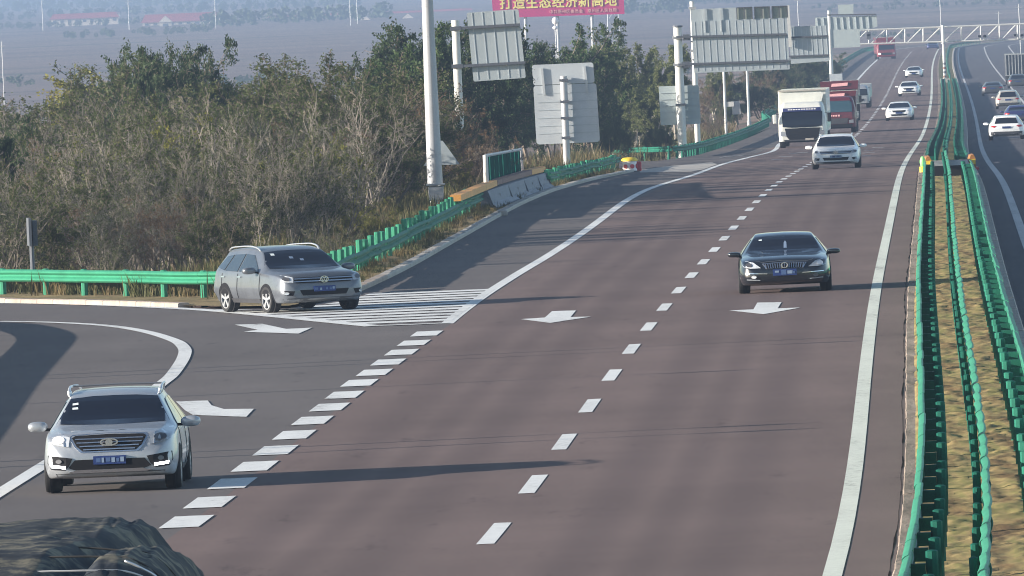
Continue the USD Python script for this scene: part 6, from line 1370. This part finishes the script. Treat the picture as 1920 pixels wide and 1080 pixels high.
# ================================================================ the far plain: belts of trees, the village, pylons
def far_belt(Y, px0, px1, hpx, seed, base=-14.0, gap=.0):
    """A belt of trees far off that reads as one mass: crowns of leaf clumps at their true size and distance."""
    r = np.random.default_rng(seed); x0, x1 = (px0 - 960) * Y / FPX, (px1 - 960) * Y / FPX; mb = MB()
    x = x0; h0 = hpx * Y / FPX
    while x < x1:
        h = h0 * r.uniform(.55, 1.1); w = h * r.uniform(.35, .6); y = Y + r.uniform(-1, 1) * Y * .03
        zb = ground_at(x, y); n = 60
        q = r.normal(size=(n, 3)); q /= np.linalg.norm(q, axis=1, keepdims=True); q *= r.uniform(.3, 1., (n, 1)) ** .4
        mb.add(leaves(q * [w, w, h * .48] + [x, y, zb + h * .52], h * .28, r, 0, .8))
        x += w * r.uniform(.7, 1.3 + gap * 6)
    return mb.out()
for k, (Y, a, b, h, g) in enumerate([(2500, 380, 560, 18, 0), (2700, -40, 90, 16, .2), (5000, 395, 745, 30, 0), (4600, 1180, 1300, 30, 0), (4600, 140, 420, 14, .1), (5400, 1340, 1570, 26, 0), (5000, 1700, 1960, 14, .2), (4300, 1560, 1950, 10, .3), (5200, 1280, 1600, 12, .0), (5600, -60, 330, 12, .0), (6600, 1640, 1960, 14, .1), (6800, -60, 700, 16, 0), (7200, 880, 1350, 16, 0), (8200, -80, 1980, 17, 0), (9600, -80, 1990, 20, 0), (11500, -80, 1990, 20, 0), (2100, 1300, 1420, 16, .4), (3000, 1640, 1800, 9, .5), (13500, -80, 1990, 24, 0)]):
    solid('tree_belt', far_belt(Y, a, b, h, 200 + k, gap=g), 'leaf_far', ['hazy belt of trees seen across the fields', 'blue grey line of far trees on the plain'][k % 2], 'tree belt', 'belts of trees on the far plain', 'stuff')
def house(px0, px1, base_py, wall_px, roof_px, Y, lab, gable=False, windows=6):
    a, b = atd(px0, base_py, Y), atd(px1, base_py, Y); z = a[2]; zg = ground_at((a[0] + b[0]) / 2, Y); w = b[0] - a[0]; hw, hr = wall_px * Y / FPX, roof_px * Y / FPX; dep = max(6., w * .25)
    t = Thing('far_house', lab, 'house', ((a[0] + b[0]) / 2, Y, zg), 0, None)
    z0 = z - zg
    t.part('wall', MB().box((0, 0, (z0 + hw) / 2 - .3), (w, dep, z0 + hw + .6)).out(), 'house_wall')
    if gable:
        pr = trimesh.creation.extrude_polygon(Polygon([(-w / 2 - .4, 0), (w / 2 + .4, 0), (0, hr)]), dep + 1, engine='earcut'); v = np.array(pr.vertices)
        rf = (np.column_stack([v[:, 0], v[:, 2] - dep / 2 - .5, v[:, 1] + z0 + hw + .01]), np.array(pr.faces)[:, ::-1]); t.part('roof', rf, 'house_wall')
    else:
        v = np.array([[-w / 2 - .6, -dep / 2 - .6, 0], [w / 2 + .6, -dep / 2 - .6, 0], [w / 2 + .6, dep / 2 + .6, 0], [-w / 2 - .6, dep / 2 + .6, 0], [-w / 2 + 1, 0, hr], [w / 2 - 1, 0, hr]]) + [0, 0, z0 + hw + .01]
        t.part('roof', (v, np.array([[0, 1, 5], [0, 5, 4], [1, 2, 5], [2, 3, 4], [2, 4, 5], [3, 0, 4], [0, 2, 1], [0, 3, 2]])), 'house_roof')
    for k in range(windows):
        x = -w / 2 + w * (k + .5) / windows; p = t.part('window', MB().box((x, -dep / 2 - .03, z0 + hw * .5), (w / windows * .45, .12, hw * .5)).out(), 'house_window')
plain('house_wall', (.60, .54, .46), .8); plain('house_roof', (.30, .075, .085), .8); plain('house_window', (.10, .12, .15), .3)
for a in [(96, 222, 46, 9, 10, 5600, 'long far house with dull red roof left of the others', 0, 9), (268, 425, 50, 7, 15, 5300, 'far house with the widest red roof above the dark round tree', 0, 10), (300, 322, 54, 12, 12, 5200, 'narrow pale gabled house in front of the wide red roof', 1, 1), (402, 424, 52, 14, 10, 5150, 'pale gabled house at the right end of the wide red roof', 1, 1), (500, 640, 52, 8, 14, 5600, 'far house with bluish red roof in the middle of the village', 0, 8), (676, 696, 52, 12, 10, 5000, 'first cream gabled house left of the tall mast', 1, 1), (756, 775, 46, 11, 9, 5000, 'second cream gabled house close to the tall mast', 1, 1), (700, 890, 44, 6, 15, 5500, 'longest red roofed far house behind the tall mast', 0, 14), (1180, 1235, 22, 4, 4, 6400, 'tiny white far building right of the hoarding', 0, 4), (1300, 1380, 6, 4, 2, 7600, 'thin white far building above the biggest sign', 0, 7), (100, 225, 32, 3, 2, 6400, 'low white far building at the upper left', 0, 10)]:
    house(*a[:7], gable=bool(a[7]), windows=a[8])
def pylon(px, Y, top_py, w_px, lab):
    x = (px - 960) * Y / FPX; zg = ground_at(x, Y); x = atd(px, 40, Y)[0]; H_ = atd(px, top_py, Y)[2] - zg; w = w_px * Y / FPX; r_ = max(.07, .55 * Y / FPX)
    t = Thing('lattice_pylon', lab, 'pylon', (x, Y, zg))
    def cnr(z, sx, sy): q = w / 2 * (1 - .72 * z / H_); return np.array([sx * q, sy * q, z])
    for sx in (-1, 1):
        for sy in (-1, 1): t.part('leg', tube([cnr(0, sx, sy), cnr(H_, sx, sy)], r_, 4), 'galvanised')
    zs = np.linspace(0, H_, 8); mb = MB()
    for a, b in zip(zs[:-1], zs[1:]):
        for (p, q) in (((-1, -1), (1, -1)), ((1, -1), (1, 1)), ((1, 1), (-1, 1)), ((-1, 1), (-1, -1))): mb.add(tube([cnr(a, *p), cnr(b, *q)], r_ * .6, 4)); mb.add(tube([cnr(a, *q), cnr(b, *p)], r_ * .6, 4))
    t.part('bracing', mb.out(), 'galvanised')
    for f in (.8, .92): t.part('cross_arm', tube([[-w * .8, 0, H_ * f], [w * .8, 0, H_ * f]], r_, 4), 'galvanised')
pylon(1150, 2600, -70, 30, 'lattice steel pylon rising behind the right end of the red hoarding')
def far_pole(px, Y, top_py, lab, grp=None):
    x = atd(px, top_py, Y)[0]; zg = ground_at(x, Y); zt = atd(px, top_py, Y)[2]; r_ = max(.06, .8 * Y / FPX)
    t = Thing('utility_pole', lab, 'utility pole', (x, Y, zg), 0, grp)
    t.part('shaft', tube([[0, 0, -.3], [0, 0, zt - zg]], r_, 6), 'pole_white'); t.part('cross_arm', MB().box((0, 0, (zt - zg) * .94), (r_ * 16, r_ * 1.6, r_ * 1.6)).out(), 'galvanised_dull')
far_pole(3, 1900, 78, 'pale utility pole standing in the field at the far left edge'); far_pole(78, 5200, -8, 'thin far pole above the village at the upper left')
for px, Y, tpy in ((402, 4800, -12), (655, 4600, -10), (668, 4700, -14), (240, 5000, 0)): far_pole(px, Y, tpy, 'thin far pole among the trees of the village', 'thin poles over the village')
far_pole(1762, 2600, -8, 'hazy pole above the striped gantry leg'); far_pole(1910, 1900, 8, 'pale pole at the upper right corner'); far_pole(1872, 2700, 22, 'faint thin pole right of the gantry leg')
far_pole(1495, 2400, -6, 'faint thin pole behind the second sign panel')
# lamp columns left of the picture, whose shadows cross the lanes
for x, y, h in [(at(px, py)[0] - 4.24 * h, at(px, py)[1] - .9 * h, h) for px, py, h in ((1045, 814, 5.4), (1060, 824, 5.7), (1000, 711, 6.2), (1690, 627, 7.5), (1250, 655, 7.0), (880, 505, 5.0))]:
    z = ground_at(x, y); t = Thing('lamp_column', 'slim lamp column out on the left verge', 'street lamp', (x, y, z), 0, 'lamp columns left of the slip road')
    t.part('shaft', tube([[0, 0, -.2], [0, 0, h]], [.13, .08], 10), 'galvanised'); t.part('arm', tube([[0, 0, h - .05], [.8, 0, h + .25], [1.7, 0, h + .3]], .05, 6), 'galvanised'); t.part('lamp_head', rbox((1.9, 0, h + .28), (.8, .28, .12), .04), 'galvanised_dull')
# ================================================================ the air
solid('haze', trimesh.creation.box(bounds=[[-9000, -300, -19], [9000, 17500, 15]]), usdkit.material(stage, '/World/Looks/haze', {
    'v': ('principled_volume', {'color': (.345, .47, .69), 'density': 1.65e-4, 'anisotropy': .15})}, [], volume='v.volume'), 'pale blue haze thickening over the distant fields', 'haze', kind='stuff')
